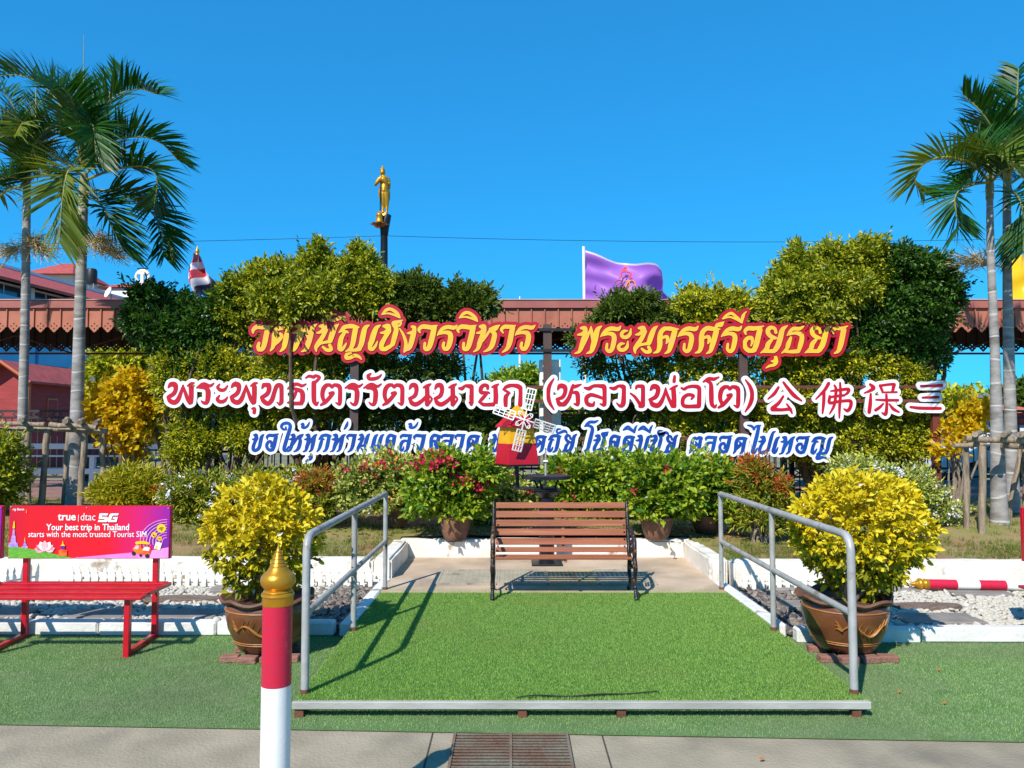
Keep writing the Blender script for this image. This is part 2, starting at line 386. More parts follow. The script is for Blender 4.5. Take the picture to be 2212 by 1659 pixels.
# walls round the recess and the beds
def wall(name, c, d, label, m=M_white, bev=.025):
    bm = bmesh.new(); bmesh.ops.create_cube(bm, size=1); bmesh.ops.scale(bm, vec=Vector(d), verts=bm.verts)
    bmesh.ops.bevel(bm, geom=bm.edges[:], offset=bev, segments=2, affect='EDGES')
    bmesh.ops.subdivide_edges(bm, edges=[e for e in bm.edges if e.calc_length() > .3], cuts=max(2, int(max(d)/.22)), use_grid_fill=True)
    for v in bm.verts: v.co += Vector(c)+Vector((random.uniform(-1,1), random.uniform(-1,1), random.uniform(-1,1)))*.006
    me = bpy.data.meshes.new(name); bm.to_mesh(me); bm.free(); me.materials.append(m)
    return tag(link(name, me), label, 'wall')
wall('planter_wall', ((XL+XR)/2, 9.5, .155), (XR-XL+.36, .19, .31), 'chipped white low wall along the back of the paved recess behind the bench')
wall('planter_wall', (XL-.095, 8.75, .155), (.19, 1.3, .31), 'chipped white low side wall of the recess, beyond the left railing')
wall('planter_wall', (XR+.095, 8.75, .155), (.19, 1.3, .31), 'chipped white low side wall of the recess, beyond the right railing')
wall('border_wall', (-7.6, 8.2, .15), (12.3, .19, .30), 'white garden edge wall behind the left pebble bed and picket edging')
wall('border_wall', (8.4, 8.05, .15), (12.3, .19, .30), 'white garden edge wall behind the right pebble bed and fallen striped post')
def kerb(x0, y0, x1, y1, label, wd=.11, h=.115):
    l = math.hypot(x1-x0, y1-y0); a = math.atan2(y1-y0, x1-x0); n = max(1, round(l/1.0)); mb = MB()
    for i in range(n):
        t = (i+.5)/n; mb.box((x0+(x1-x0)*t, y0+(y1-y0)*t, h/2+random.uniform(-.004,.004)), (l/n-.012, wd, h), a+random.uniform(-.006,.006), .014)
    return tag(mb.build('kerb', M_kerb), label, 'kerb')
kerb(-9, 6.36, -1.42, 6.33, 'white painted kerb of the left pebble bed beside the turf, behind the red bench')
kerb(2.2, 6.13, 9, 6.10, 'white painted kerb of the right pebble bed behind the right croton jar')
kerb(-1.32, 6.25, -1.3, 8.08, 'white kerb strip along the left side of the raised turf platform')
kerb(2.12, 6.2, 2.10, 7.92, 'white kerb strip along the right side of the raised turf platform')
# ------------------------------------------------------------------ lettering
def tr(st, ax, bx, ay, by, rs=None):                         # zoom pixels -> source pixels
    return [[(ax+bx*x, ay+by*y, (rs or bx)*r) for x, y, r in s] for s in st]
def sh(st, dx, dy=0, k=1, ox=0, oy=0): return [[(ox+(x-ox)*k+dx, oy+(y-oy)*k+dy, r*k) for x, y, r in s] for s in st]
A5 = dict(
 wo=[[(180,545,10),(185,500,22),(240,462,28),(320,468,26),(415,450,8)],[(385,480,32),(360,590,33),(340,690,32),(315,760,28),(270,780,26),(250,740,22),(262,690,18)]],
 han0=[[(330,310,12),(345,372,16),(400,365,16),(445,330,12),(465,300,5)]],
 do=[[(420,795,6),(455,740,22),(475,640,34),(480,560,32),(520,490,30),(590,475,28),(650,480,28),(705,478,10)],[(665,490,30),(640,600,32),(620,700,32),(600,760,22),(555,803,6)],[(490,700,16),(535,650,24),(575,590,22),(552,552,12)]],
 han=[[(1325,292,7),(1262,295,14),(1240,340,16),(1262,375,14),(1320,365,20),(1390,335,24),(1440,345,20),(1465,390,5)]],
 yo=[[(1370,540,6),(1410,505,20),(1440,470,24),(1500,455,26),(1560,455,26),(1640,470,8)],[(1400,515,14),(1470,530,16),(1497,545,5)],[(1440,550,20),(1400,620,28),(1380,720,30),(1370,760,24),(1405,780,20),(1440,740,16),(1470,690,6)],[(1600,475,32),(1580,580,32),(1560,690,30),(1530,760,22),(1465,803,6)],[(1490,790,10),(1580,785,18),(1650,770,26)],[(1785,440,6),(1730,480,28),(1700,590,34),(1680,690,32),(1650,760,28)],[(1535,825,8),(1475,845,18),(1470,890,22),(1520,890,22),(1590,860,22),(1650,880,16),(1680,915,4)]],
 se=[[(1940,440,6),(1885,480,26),(1850,560,34),(1820,660,34),(1790,740,28),(1825,775,20),(1870,730,16),(1900,665,5)]],
 cho=[[(1945,545,8),(2000,540,18),(2040,490,12),(2005,475,6)],[(1985,455,14),(2050,450,26),(2060,510,26)],[(2060,520,28),(2000,620,26),(1960,700,30),(1955,760,26),(2000,775,26)],[(2000,775,26),(2080,730,22),(2130,690,14)],[(2110,700,28),(2140,590,32),(2160,490,28),(2120,412,22),(2190,395,20),(2243,372,6)],[(2160,440,10),(2205,445,12),(2230,410,8)]])
A6 = dict(
 i=[[(1005,340,6),(1060,282,18),(1120,265,18),(1180,295,20),(1230,340,16),(1255,388,5)],[(1010,338,5),(1090,325,9),(1180,348,12),(1240,382,5)]],
 ngo=[[(178,485,5),(230,570,14),(265,680,20),(260,770,22),(240,812,6)],[(250,790,14),(310,755,26),(340,680,32),(370,560,32),(385,480,24),(350,460,14)],[(385,480,22),(375,530,16),(330,545,18),(288,552,6)]],
 wo=[[(460,540,8),(445,500,18),(490,462,26),(550,462,28),(620,470,26),(697,445,6)],[(655,475,34),(640,560,34),(615,660,34),(590,740,30),(555,775,26),(525,755,18),(528,690,16)]],
 ro=[[(975,442,5),(930,475,24),(850,465,24),(780,485,22),(730,535,14),(703,580,5)],[(730,560,10),(800,540,20),(865,550,28),(885,600,32),(870,690,32),(840,760,26),(805,770,22),(782,730,18),(790,685,16)]],
 ho=[[(1245,548,8),(1300,538,18),(1330,492,12),(1300,475,8)],[(1290,458,14),(1345,455,24),(1355,510,22)],[(1350,520,24),(1315,600,28),(1285,690,30),(1260,765,20),(1203,808,5)],[(1300,690,12),(1380,580,16),(1440,490,12)],[(1560,443,6),(1500,470,22),(1425,492,10)],[(1465,500,10),(1505,505,12),(1540,470,8)],[(1440,520,14),(1490,560,28),(1480,640,32),(1450,730,30),(1410,775,20),(1343,808,5)]],
 aa=[[(1610,545,8),(1585,500,16),(1630,462,24),(1690,462,24),(1780,447,6)],[(1740,478,32),(1720,580,33),(1700,680,32),(1665,765,22),(1600,815,5)]])
A7 = dict(
 pho=[[(135,462,8),(190,452,18),(225,410,12),(205,385,6)],[(180,370,14),(235,370,24),(245,430,24)],[(245,430,26),(215,530,32),(185,630,30),(155,695,18),(95,720,5)],[(215,610,12),(270,490,13),(320,350,6)],[(320,355,6),(330,440,20),(345,540,18)],[(465,343,5),(410,390,28),(380,500,36),(350,610,34),(320,690,22),(258,720,5)]],
 ro=[[(730,343,5),(690,385,24),(600,375,26),(530,400,22),(480,450,14),(452,488,5)],[(480,470,10),(560,445,20),(620,460,28),(640,510,30),(625,600,30),(605,665,26),(570,692,22),(535,660,18),(540,590,14)]],
 a=[[(825,408,5),(775,412,18),(740,450,20),(758,490,22),(810,495,22),(855,455,20),(870,378,5)],[(780,584,5),(733,588,18),(698,626,20),(716,666,22),(768,671,22),(815,631,20),(828,552,5)]],
 no=[[(935,462,6),(985,450,18),(1020,410,12),(1000,385,6)],[(980,370,14),(1040,365,24),(1060,420,26)],[(1060,420,28),(1020,510,26),(960,600,28),(925,660,22),(930,718,5)],[(935,660,14),(985,610,14),(1060,590,16),(1130,580,18)],[(1237,343,5),(1190,385,26),(1150,480,34),(1120,570,30)],[(1115,630,18),(1135,690,20),(1075,698,20),(1020,655,12)]],
 kho=[[(1185,714,5),(1245,685,22),(1270,600,32),(1270,500,32),(1290,420,28),(1350,372,28),(1420,378,26),(1527,385,5)],[(1475,415,34),(1450,510,34),(1420,610,32),(1395,685,22),(1340,722,5)],[(1358,585,5),(1378,540,20),(1370,492,20),(1325,495,16),(1290,520,10)]],
 sot=[[(2040,390,18),(2060,330,20),(2100,308,14),(2155,285,5)],[(2090,345,10),(2125,335,12),(2145,305,6)]])
A8 = dict(
 ii=[[(220,242,5),(270,195,13),(340,165,17),(400,205,15),(460,262,17),(492,297,6)],[(225,242,5),(320,217,9),(420,252,13),(480,292,8)],[(488,288,8),(500,215,20),(525,165,9),(550,142,4)]],
 o=[[(542,455,8),(530,410,18),(580,372,26),(660,375,26),(787,343,5)],[(735,395,34),(710,500,34),(685,600,34),(660,665,30)],[(660,670,30),(600,686,28),(540,645,28),(525,575,26),(560,515,24),(620,505,22),(632,560,16),(612,615,6)]],
 yo=[[(958,430,18),(940,375,18),(880,365,24),(845,410,28),(870,470,26),(940,505,20),(967,502,6)],[(900,530,18),(850,590,28),(828,655,26),(750,712,5)],[(780,700,10),(850,690,20),(930,688,24)],[(1115,338,5),(1050,390,28),(1020,500,34),(990,600,34),(950,668,30)]],
 u=[[(895,825,6),(930,828,16),(955,790,16),(940,768,8)],[(958,775,18),(965,840,20),(930,878,18),(870,892,14),(820,922,4)]],
 tho=[[(1345,343,5),(1280,378,22),(1200,378,22),(1150,420,16),(1113,472,5)],[(1140,460,10),(1220,437,18),(1300,457,28),(1318,510,28),(1298,600,30),(1270,690,20)],[(1165,500,14),(1130,590,28),(1108,655,20),(1040,715,5)],[(1080,697,10),(1180,695,22),(1260,690,24)]],
 aa=[[(1755,445,8),(1745,400,18),(1790,370,22),(1850,375,20),(1950,343,5)],[(1895,395,34),(1875,500,34),(1850,610,32),(1820,685,22),(1765,720,5)]])
k1 = .27125
T5 = lambda s, dx=0, dy=0: tr(sh(s, dx, dy), 900, k1, 1100, k1)
T6 = lambda s, dx=0, dy=0: tr(sh(s, dx, dy), 1450, k1, 1100, k1)
T7 = lambda s, dx=0, dy=0: tr(sh(s, dx, dy), 2130, k1, 1130, k1)
T8 = lambda s, dx=0, dy=0: tr(sh(s, dx, dy), 2650, k1, 1130, k1)
pho5 = sh(A7['pho'], 592, 85); no5 = sh(A7['no'], 125, 85)
LINE1 = [[T5(A5['wo'])+[], T5(A5['han0']), T5(A5['do']), T5(pho5), T5(no5), T5(A5['han']), T5(A5['yo']), T5(A5['se']), T5(A5['cho']), T6(sh(A6['i'], -1070, -48)), T6(A6['ngo']), T6(A6['wo']), T6(A6['ro']), T6(sh(A6['wo'], 538)), T6(A6['i']), T6(A6['ho']), T6(A6['aa']), T6(sh(A6['ro'], 1077))],
 [T7(A7['pho']), T7(A7['ro']), T7(A7['a']), T7(A7['no']), T7(A7['kho']), T7(sh(A7['ro'], 1070)), T7(sh(A7['kho'], 575)), T7(A7['sot']), T8(sh(A7['ro'], -247)), T8(A8['ii']), T8(A8['o']), T8(A8['yo']), T8(A8['u']), T8(A8['tho']), T8(sh(A8['yo'], 612)), T8(A8['aa'])]]
LINE1[1][6] = LINE1[1][6]+LINE1[1].pop(7)
# second row (upright brush letters)
B9 = dict(
 pho=[[(113,268,6),(150,225,26),(205,232,32),(215,295,24),(185,355,24),(120,395,20),(100,402,8)],[(112,410,18),(140,455,28),(200,475,28),(250,430,26),(290,330,18),(318,236,6)],[(318,240,6),(345,330,18),(380,430,22),(408,490,14)],[(425,470,26),(430,380,28),(430,260,30)],[(378,247,5),(430,215,16),(470,204,5)]],
 ro=[[(508,272,6),(560,240,18),(610,222,22),(690,245,16),(742,210,5)],[(540,272,8),(610,272,18),(660,310,30),(660,420,28),(640,478,22),(600,480,16),(570,455,5)]],
 a=[[(822,222,5),(795,265,16),(830,302,20),(890,298,16),(933,242,5)],[(820,378,5),(790,430,20),(830,465,22),(890,452,18),(932,400,5)]],
 u=[[(1270,560,8),(1305,562,18),(1300,615,20)]],
 tho=[[(1408,280,6),(1440,230,26),(1495,235,32),(1505,300,26),(1475,360,24),(1410,400,20),(1390,405,8)],[(1405,415,18),(1435,460,28),(1490,490,26),(1545,440,26),(1580,330,24),(1615,245,24),(1665,240,26),(1682,300,28),(1682,440,28),(1655,500,14),(1618,473,5)]],
 tho2=[[(1763,287,5),(1830,235,20),(1900,222,18),(1960,245,16),(2017,220,5)],[(1790,275,10),(1870,288,18),(1960,330,28),(1970,430,28),(1950,490,24)],[(1885,315,14),(1850,400,18),(1800,460,12),(1762,480,5)],[(1770,477,10),(1860,490,22),(1950,490,24)]],
 ai=[[(2012,137,5),(2060,110,15),(2120,122,18),(2150,105,16),(2195,118,16),(2200,140,14),(2140,200,16)],[(2125,205,28),(2125,350,28),(2130,460,26),(2160,505,14),(2187,468,5)]])
B10 = dict(
 to=[[(8,393,8),(60,358,16),(120,290,16),(138,262,14),(103,268,12)],[(50,370,14),(25,300,18),(32,230,20),(60,188,18),(100,178,15),(125,202,12),(150,180,14),(200,192,20),(215,240,20),(212,330,20),(205,385,12),(168,368,4)]],
 ro=[[(268,212,5),(320,182,14),(360,175,16),(410,195,12),(452,169,4)],[(300,217,6),(350,215,14),(390,240,22),(390,330,21),(375,383,16),(345,385,10),(323,363,4)]],
 han=[[(540,58,5),(510,85,16),(530,115,16),(590,110,15),(630,92,10),(652,68,4)]],
 no=[[(950,222,5),(975,183,18),(1015,187,22),(1025,240,18),(1005,295,17),(950,325,12)],[(955,330,13),(975,370,20),(1020,385,20),(1080,350,16),(1130,300,13)],[(1098,207,5),(1140,190,16),(1178,168,4)],[(1138,200,20),(1140,300,21),(1138,385,20)],[(1145,395,8),(1188,330,7),(1155,292,8)]],
 aa=[[(1478,215,8),(1510,217,16),(1540,190,10),(1580,190,20),(1615,210,22),(1612,330,22),(1608,390,10),(1585,365,4)]],
 yo=[[(1782,217,12),(1778,187,15),(1740,183,16),(1710,215,18),(1715,258,17),(1785,260,10),(1803,265,5)],[(1770,275,12),(1720,330,15),(1688,362,5)],[(1700,365,10),(1750,390,16),(1860,385,18)],[(1828,202,5),(1865,190,14),(1898,170,4)],[(1865,200,20),(1870,300,22),(1865,385,20)]],
 ko=[[(1946,228,5),(1985,197,15),(2050,182,17),(2120,202,22),(2135,250,20),(2128,390,20)],[(1962,235,10),(2010,260,9),(2018,268,4)],[(2000,275,12),(1975,310,20),(1973,395,18)]])
B11 = dict(
 pl=[[(145,103,4),(105,170,14),(90,250,17),(105,330,15),(147,400,4)]],
 ho=[[(183,207,5),(205,172,18),(250,182,20),(255,230,16),(230,280,15),(175,300,10)],[(180,307,12),(200,345,20),(240,350,20),(290,290,16),(320,200,13),(332,165,10)],[(320,185,10),(360,175,13),(408,157,4)],[(330,235,8),(370,242,18),(378,300,18),(375,350,14),(343,345,5)]],
 lo=[[(442,190,6),(485,197,15),(530,172,12),(600,172,17),(635,195,20),(635,340,18),(610,352,8),(593,345,4)],[(620,292,10),(560,270,13),(500,258,15),(460,290,17),(470,343,17),(520,358,14),(537,325,4)]],
 wo=[[(688,190,6),(730,197,15),(770,172,10),(815,182,20),(825,220,20),(815,340,20),(785,365,12),(753,338,4)]],
 ngo=[[(885,243,5),(930,280,11),(970,340,13),(980,372,10)],[(938,198,6),(950,175,12),(1000,178,18),(1010,230,20),(1005,350,21),(975,368,12)]],
 pho=[[(1078,212,6),(1105,177,20),(1145,187,21),(1150,230,18),(1125,280,17),(1070,305,10)],[(1078,312,12),(1100,350,20),(1150,360,20),(1185,320,17),(1210,260,11),(1225,193,5)],[(1225,195,5),(1245,270,12),(1280,350,14),(1288,372,10)],[(1308,365,18),(1305,280,20),(1300,205,20)],[(1268,202,5),(1310,182,10),(1338,167,4)]],
 mai=[[(1312,80,10),(1305,128,14)]],
 o=[[(1376,192,6),(1405,202,11),(1440,182,11),(1510,175,15),(1550,202,18),(1550,300,20),(1545,365,17)],[(1545,367,16),(1430,370,15),(1390,350,15),(1395,290,15),(1440,257,13),(1492,267,12),(1472,300,5)]],
 oo=[[(1588,132,5),(1640,102,13),(1690,106,13),(1738,86,4)],[(1620,127,6),(1660,152,15),(1665,250,20),(1670,345,17),(1700,375,10),(1714,353,4)]],
 pr=[[(1995,113,4),(2040,180,14),(2060,260,17),(2040,345,15),(1993,420,4)]])
B12 = dict(
 kung=[[[(347,210,10),(300,280,14),(233,337,4)],[(403,157,10),(450,220,14),(520,300,18),(600,357,5)],[(400,308,8),(350,380,14),(280,440,18)],[(280,450,18),(380,455,13),(470,450,13),(495,492,6)],[(438,393,6),(480,450,12)]]],
 fo=[[[(895,168,15),(850,240,13),(756,338,4)],[(845,260,13),(840,380,14),(828,492,6)],[(958,188,7),(975,230,12),(968,340,12),(950,420,11),(906,498,4)],[(1020,163,8),(1025,280,12),(1015,420,12),(1012,542,5)],[(920,250,5),(1000,240,11),(1110,230,13),(1102,270,11),(1062,297,5)],[(905,318,8),(985,305,10),(1065,297,9)],[(908,310,12),(905,378,13),(1000,365,11),(1110,355,13),(1140,372,15),(1130,430,15),(1100,465,14),(1062,445,4)]]],
 bao=[[[(1348,178,10),(1385,215,18),(1340,250,11),(1283,272,3)],[(1355,283,8),(1350,380,16),(1338,480,16)],[(1455,190,10),(1478,240,11),(1485,265,6)],[(1460,190,9),(1600,175,11),(1605,200,15),(1590,260,9)],[(1480,265,5),(1637,262,7)],[(1413,345,6),(1530,350,10),(1652,350,10)],[(1525,293,10),(1530,400,12),(1518,500,15),(1478,488,4)],[(1492,388,5),(1450,430,12),(1408,458,12)],[(1558,393,5),(1600,445,13),(1663,480,6)]]],
 san=[[[(1903,195,9),(2000,195,9),(2128,190,15)],[(1920,322,7),(2000,320,9),(2090,318,12)],[(1790,425,9),(1900,437,13),(2115,440,12)]]])
T9 = lambda s, dx=0: tr(sh(s, dx), 600, .27125, 1380, .27125)
T10 = lambda s, dx=0: tr(sh(s, dx), 1200, .3526, 1380, .3526)
T11 = lambda s, dx=0: tr(sh(s, dx), 2020, .3888, 1380, .3888)
T12 = lambda s: tr(s, 2800, .34358, 1380, .34358)
to11 = [[(1735+(x-8)*.93, 165+(y-165)*.94+2, r*.93) for x, y, r in s] for s in B10['to']]
LINE2 = [[T9(B9['pho']), T9(B9['ro']), T9(B9['a']), T9(B9['pho'], 873), T9(B9['u']), T9(B9['tho']), T9(B9['tho2']), T9(B9['ai']), T10(B10['to']), T10(B10['ro']), T10(B10['ro'], 198), T10(B10['han']), T10(B10['to'], 662), T10(B10['no']), T10(B10['no'], 272), T10(B10['aa']), T10(B10['yo']), T10(B10['ko'])],
 [T11(B11['pl']), T11(B11['ho']), T11(B11['lo']), T11(B11['wo']), T11(B11['ngo']), T11(B11['pho']), T11(B11['mai']), T11(B11['o']), T11(B11['oo']), T11(to11), T11(B11['pr'])]]+[[T12(g[0])] for g in B12.values()]
# third row: same hand as the first, smaller
def base(st, bl, x0=None):                                   # to letter units: baseline 0 (down positive), left edge 0
    x0 = min(x-r for s in st for x, y, r in s) if x0 is None else x0
    return [[(x-x0, y-bl, r) for x, y, r in s] for s in st]
G = dict(wo=base(A6['wo'],800), do=base(A5['do'],800), no=base(A7['no'],715), yo=base(A5['yo'],800), se=base(A5['se'],800), cho=base(A5['cho'],800), ro=base(A6['ro'],800), ho=base(A6['ho'],805), aa=base(A6['aa'],805), pho=base(A7['pho'],718), a=base(A7['a'],718), kho=base(A7['kho'],715), o=base(A8['o'],715), yok=base(A8['yo'],715), u=base(A8['u'],715), han=base(A5['han'],800), ii=base(A8['ii'],715))
HD = [[(0,-258,8),(50,-260,18),(90,-310,12),(55,-322,6)],[(40,-348,14),(100,-350,24),(110,-290,26)]]
G['kh2'] = HD+[[(110,-280,28),(50,-180,26),(20,-100,30),(20,-35,26),(70,-20,26)],[(70,-20,26),(140,-50,28),(185,-110,30),(210,-210,32),(240,-310,28),(295,-362,5)]]
G['th'] = HD+[[(110,-280,26),(80,-180,30),(50,-90,30),(25,-25,18),(-40,3,5)],[(75,-110,12),(150,-230,16),(235,-325,18)],[(305,-362,5),(250,-320,26),(225,-230,32),(195,-120,32),(170,-40,20),(110,3,5)]]
G['ko'] = [[(20,-258,6),(60,-295,20),(90,-330,24),(150,-345,26),(210,-345,26),(295,-332,8)],[(55,-285,14),(115,-268,14),(140,-255,5)],[(90,-250,20),(60,-160,30),(25,-60,22),(-25,3,5)],[(250,-325,32),(230,-220,32),(205,-110,32),(175,-35,22),(115,3,5)]]
G['phs'] = G['ko'][:2]+[[(90,-250,20),(55,-180,28),(30,-90,30),(20,-40,24),(55,-22,20),(95,-60,14),(115,-105,5)]]+G['ko'][3:]
G['lo'] = [[(40,-280,8),(40,-315,18),(90,-342,26),(170,-338,26),(285,-352,6)],[(245,-320,32),(220,-210,32),(195,-100,32),(170,-35,20),(110,3,5)],[(215,-200,18),(150,-230,18),(80,-210,26),(40,-140,30),(25,-60,26),(60,-25,18),(95,-60,12),(105,-105,4)]]
G['po'] = G['kh2'][:3]+[[(70,-20,26),(140,-50,28),(185,-110,30),(215,-230,32),(245,-350,30),(275,-440,20),(320,-470,5)]]
G['mo'] = HD+[[(110,-280,28),(85,-180,30),(65,-90,28),(55,-30,22)],[(30,-60,12),(35,-15,18),(80,-20,22),(140,-40,24),(185,-110,30)],[(295,-362,5),(240,-310,28),(212,-210,32),(185,-110,30)]]
G['to'] = [[(0,-5,5),(40,-60,22),(65,-160,32),(70,-240,30),(105,-310,24),(145,-330,20),(178,-298,16),(220,-335,20),(280,-328,26),(315,-310,8)],[(272,-310,30),(252,-200,32),(227,-100,32),(205,-35,20),(155,5,5)],[(90,-100,16),(140,-150,22),(172,-210,20),(150,-245,10)]]
G['ai'] = [[(-10,-600,5),(65,-585,20),(110,-550,20),(140,-508,8)],[(110,-508,10),(180,-582,14),(265,-597,6)],[(225,-565,28),(190,-400,34),(150,-240,34),(110,-100,32),(90,-40,26),(125,-18,20),(165,-60,16),(195,-120,5)]]
G['ai2'] = [[(130,-465,10),(75,-470,18),(38,-520,22),(65,-580,24),(140,-602,26),(195,-570,28),(200,-500,30),(160,-350,32),(120,-200,32),(90,-80,30),(85,-30,22),(118,-15,18),(150,-60,14),(172,-110,5)],[(130,-465,10),(120,-515,12)]]
G['oo'] = [[(310,-668,5),(230,-635,22),(130,-635,24),(60,-600,18),(0,-540,5)],[(0,-542,5),(80,-560,18),(160,-530,26),(180,-470,30),(150,-350,34),(110,-200,34),(75,-80,28),(35,-35,18),(15,3,5)],[(60,-40,10),(120,-110,5)]]
G['tho3'] = [[(10,-575,14),(50,-588,14),(62,-550,12),(20,-520,16),(60,-498,18),(130,-520,18),(170,-570,14),(195,-622,4)]]
G['mai'] = [[(100,-630,4),(75,-560,22),(35,-500,16),(5,-470,4)]]
G['u'] = [[(x, y, r) for x, y, r in s] for s in G['u']]
SC3 = .178
def put(g, x, bl, k=SC3, kx=1.0, dy=0, dr=1.5): return [[(x+px*k*kx, bl+dy+py*k, pr*k+dr*.5) for px, py, pr in s] for s in G[g]]
def row3(items):
    out = []
    for it in items:
        g, x0, x1, bl = it[:4]; st = G[g]; lo = min(x-r for s in st for x, y, r in s); hi = max(x+r for s in st for x, y, r in s)
        kx = (x1-x0)/((hi-lo)*SC3); out.append([[(x0+(x-lo)*SC3*kx, bl+y*SC3+(it[4] if len(it) > 4 else 0), r*SC3+.6) for x, y, r in s] for s in st])
    return out
q13 = lambda z: 920+.4567*z
q14 = lambda z: 1480+.567*z
q15 = lambda z: 2160+.378*z
q16 = lambda z: 2560+.4724*z
b3 = 1693
LINE3 = [row3([('kh2',q13(55),q13(152),b3),('o',q13(165),q13(272),b3),('ai2',q13(285),q13(380),b3),('ho',q13(345),q13(477),b3),('tho3',q13(455),q13(527),b3),('th',q13(472),q13(588),b3),('u',q13(492),q13(550),b3),('ko',q13(585),q13(706),b3),('th',q13(695),q13(822),b3),('mai',q13(808),q13(842),b3),('aa',q13(828),q13(915),b3),('no',q13(915),q13(1022),b3),('se',q13(1030),q13(1088),b3),('se',q13(1078),q13(1138),b3),('kho',q13(1138),q13(1240),b3),('lo',q14(28),q14(115),b3),('tho3',q14(90),q14(155),b3),('wo',q14(122),q14(208),b3),('kho',q14(218),q14(305),b3),('lo',q14(298),q14(395),b3),('aa',q14(395),q14(468),b3),('do',q14(468),q14(565),b3)]),
 row3([('po',q14(640),q14(712),b3+1),('lo',q14(722),q14(806),b3+1),('o',q14(815),q14(902),b3+1),('do',q14(912),q14(1006),b3+2),('phs',q14(1010),q14(1102),b3+2),('han',q14(1066),q14(1142),b3+2,4),('yok',q14(1105),q14(1205),b3+2)]),
 row3([('oo',q15(82),q15(222),b3+2),('cho',q15(168),q15(322),b3+3),('kho',q15(308),q15(445),b3+3),('do',q15(452),q15(585),b3+3),('ii',q15(465),q15(608),b3+4),('mo',q15(592),q15(745),b3+4),('ii',q15(615),q15(762),b3+4),('cho',q15(735),q15(885),b3+4),('han',q15(805),q15(922),b3+4,8),('yok',q15(870),q15(1012),b3+5)]),
 row3([('to',q16(50),q16(160),b3+7),('lo',q16(170),q16(275),b3+7),('o',q16(285),q16(395),b3+7),('do',q16(400),q16(515),b3+8),('ai',q16(512),q16(622),b3+8),('po',q16(600),q16(738),b3+8),('se',q16(708),q16(772),b3+9),('th',q16(765),q16(892),b3+9),('o',q16(895),q16(1012),b3+9),('yo',q16(1015),q16(1195),b3+10)])]
YS = 12.0                                                    # the lettering stands in one upright plane
fmap = lambda y0: (lambda x, y: pt(x/1.7360, y/1.7360, y0))
ORD = []
def letter_sign(name, rows, off, m_board, m_letter, label, cat, outline=None, rise=.03, bold=.9):
    cen = np.mean(np.array([p[:2] for g in rows for s in g for p in s]), 0); e = pt(cen[0]/1.736, cen[1]/1.736, YS)
    root = empty(name, e, label, cat, 'sign boards of cut-out letters')
    allst = [s for g in rows for s in g]
    plate('board', contours(field(allst, 1.5, off+6, off), off), fmap(YS-.035), (0, .035, 0), m_board, root, tol=.25)
    if outline: plate('letter_outline', contours(field(allst, 1.2, outline+5, outline), outline), fmap(YS-.041), (0, .005, 0), M_outline, root)
    for g in rows:
        plate('letter', contours(field(g, 1.0, 7, 3), bold), fmap(YS-.036-rise), (0, rise-.001, 0), m_letter, root)
    return root
M_signred = mat('sign_red_enamel', L(172,6,38), L(180,14,34), .45, 1.6, c3=L(190,40,20), s3=2.2, lo3=.58, hi3=.75)
M_signgold = mat('sign_gold_enamel', L(238,184,44), L(238,170,60), .4, 2.4, c3=L(240,164,104), s3=3.5, lo3=.6, hi3=.8)
M_outline = mat('sign_outline_maroon', L(92,10,16), L(84,8,14), .6, 5)
M_signwhite = mat('sign_white_enamel', L(236,236,240), L(228,228,234), .45, 2)
M_crimson = mat('letter_crimson', L(188,6,36), L(180,6,32), .45, 3)
M_blue = mat('letter_blue', L(22,74,156), L(18,60,140), .42, 3)
letter_sign('letter_sign', LINE1[0], 13, M_signred, M_signgold, 'gold Thai letters on a red board, top row, left word partly under leaves', 'sign', 2.6, .008, 1.0)
letter_sign('letter_sign', LINE1[1], 13, M_signred, M_signgold, 'gold Thai letters on a red board, top row, right word below the purple flag', 'sign', 2.6, .008, 1.0)
for rw, lb in zip(LINE2, ['long row of red Thai letters on a white outline board, middle row', 'red Thai words in brackets on a white board, middle row right of the windmill', 'red Chinese character with a split top on a white board, leftmost of four', 'red Chinese character with crossed hooks on a white board, second of four', 'red Chinese character with a small box on top on a white board', 'red Chinese character of three bars on a white board, beside the rusty post']):
    letter_sign('letter_sign', rw, 13.5, M_signwhite, M_crimson, lb, 'sign', None, .005, 1.5)
for rw, lb in zip(LINE3, ['long blue Thai phrase on a white board, bottom row left of the windmill', 'blue Thai word on a white board directly behind the windmill', 'blue Thai words on a white board just right of the windmill, behind green leaves', 'blue Thai words on a white board at the right end of the bottom row']):
    letter_sign('letter_sign', rw, 11.5, M_signwhite, M_blue, lb, 'sign', None, .005, .7)
# frame that carries the boards
fr = empty('sign_frame', (0, YS+.06, .4), 'dark steel post and rail frame carrying the rows of letters', 'frame')
for px in (765, 1183, 1607):
    MB().box((xw(px,YS+.05), YS+.06, (zw(700,YS)+.3)/2), (.13,.08,zw(700,YS)-.3)).build('post', M_frame, fr)
MB().box((xw(2021,YS+.05), YS+.06, (zw(830,YS)+.3)/2), (.11,.08,zw(830,YS)-.3)).build('post', M_rustpost, fr)
for py, x0, x1, m in ((757,545,1845,M_dark),(712,1100,1240,M_dark),(836,360,2030,M_rustpost),(866,360,2030,M_rustpost),(947,545,1800,M_rust)):
    MB().box(((xw(x0,YS)+xw(x1,YS))/2, YS+.01, zw(py,YS)), (xw(x1,YS)-xw(x0,YS), .04, .045)).build('rail', m, fr)
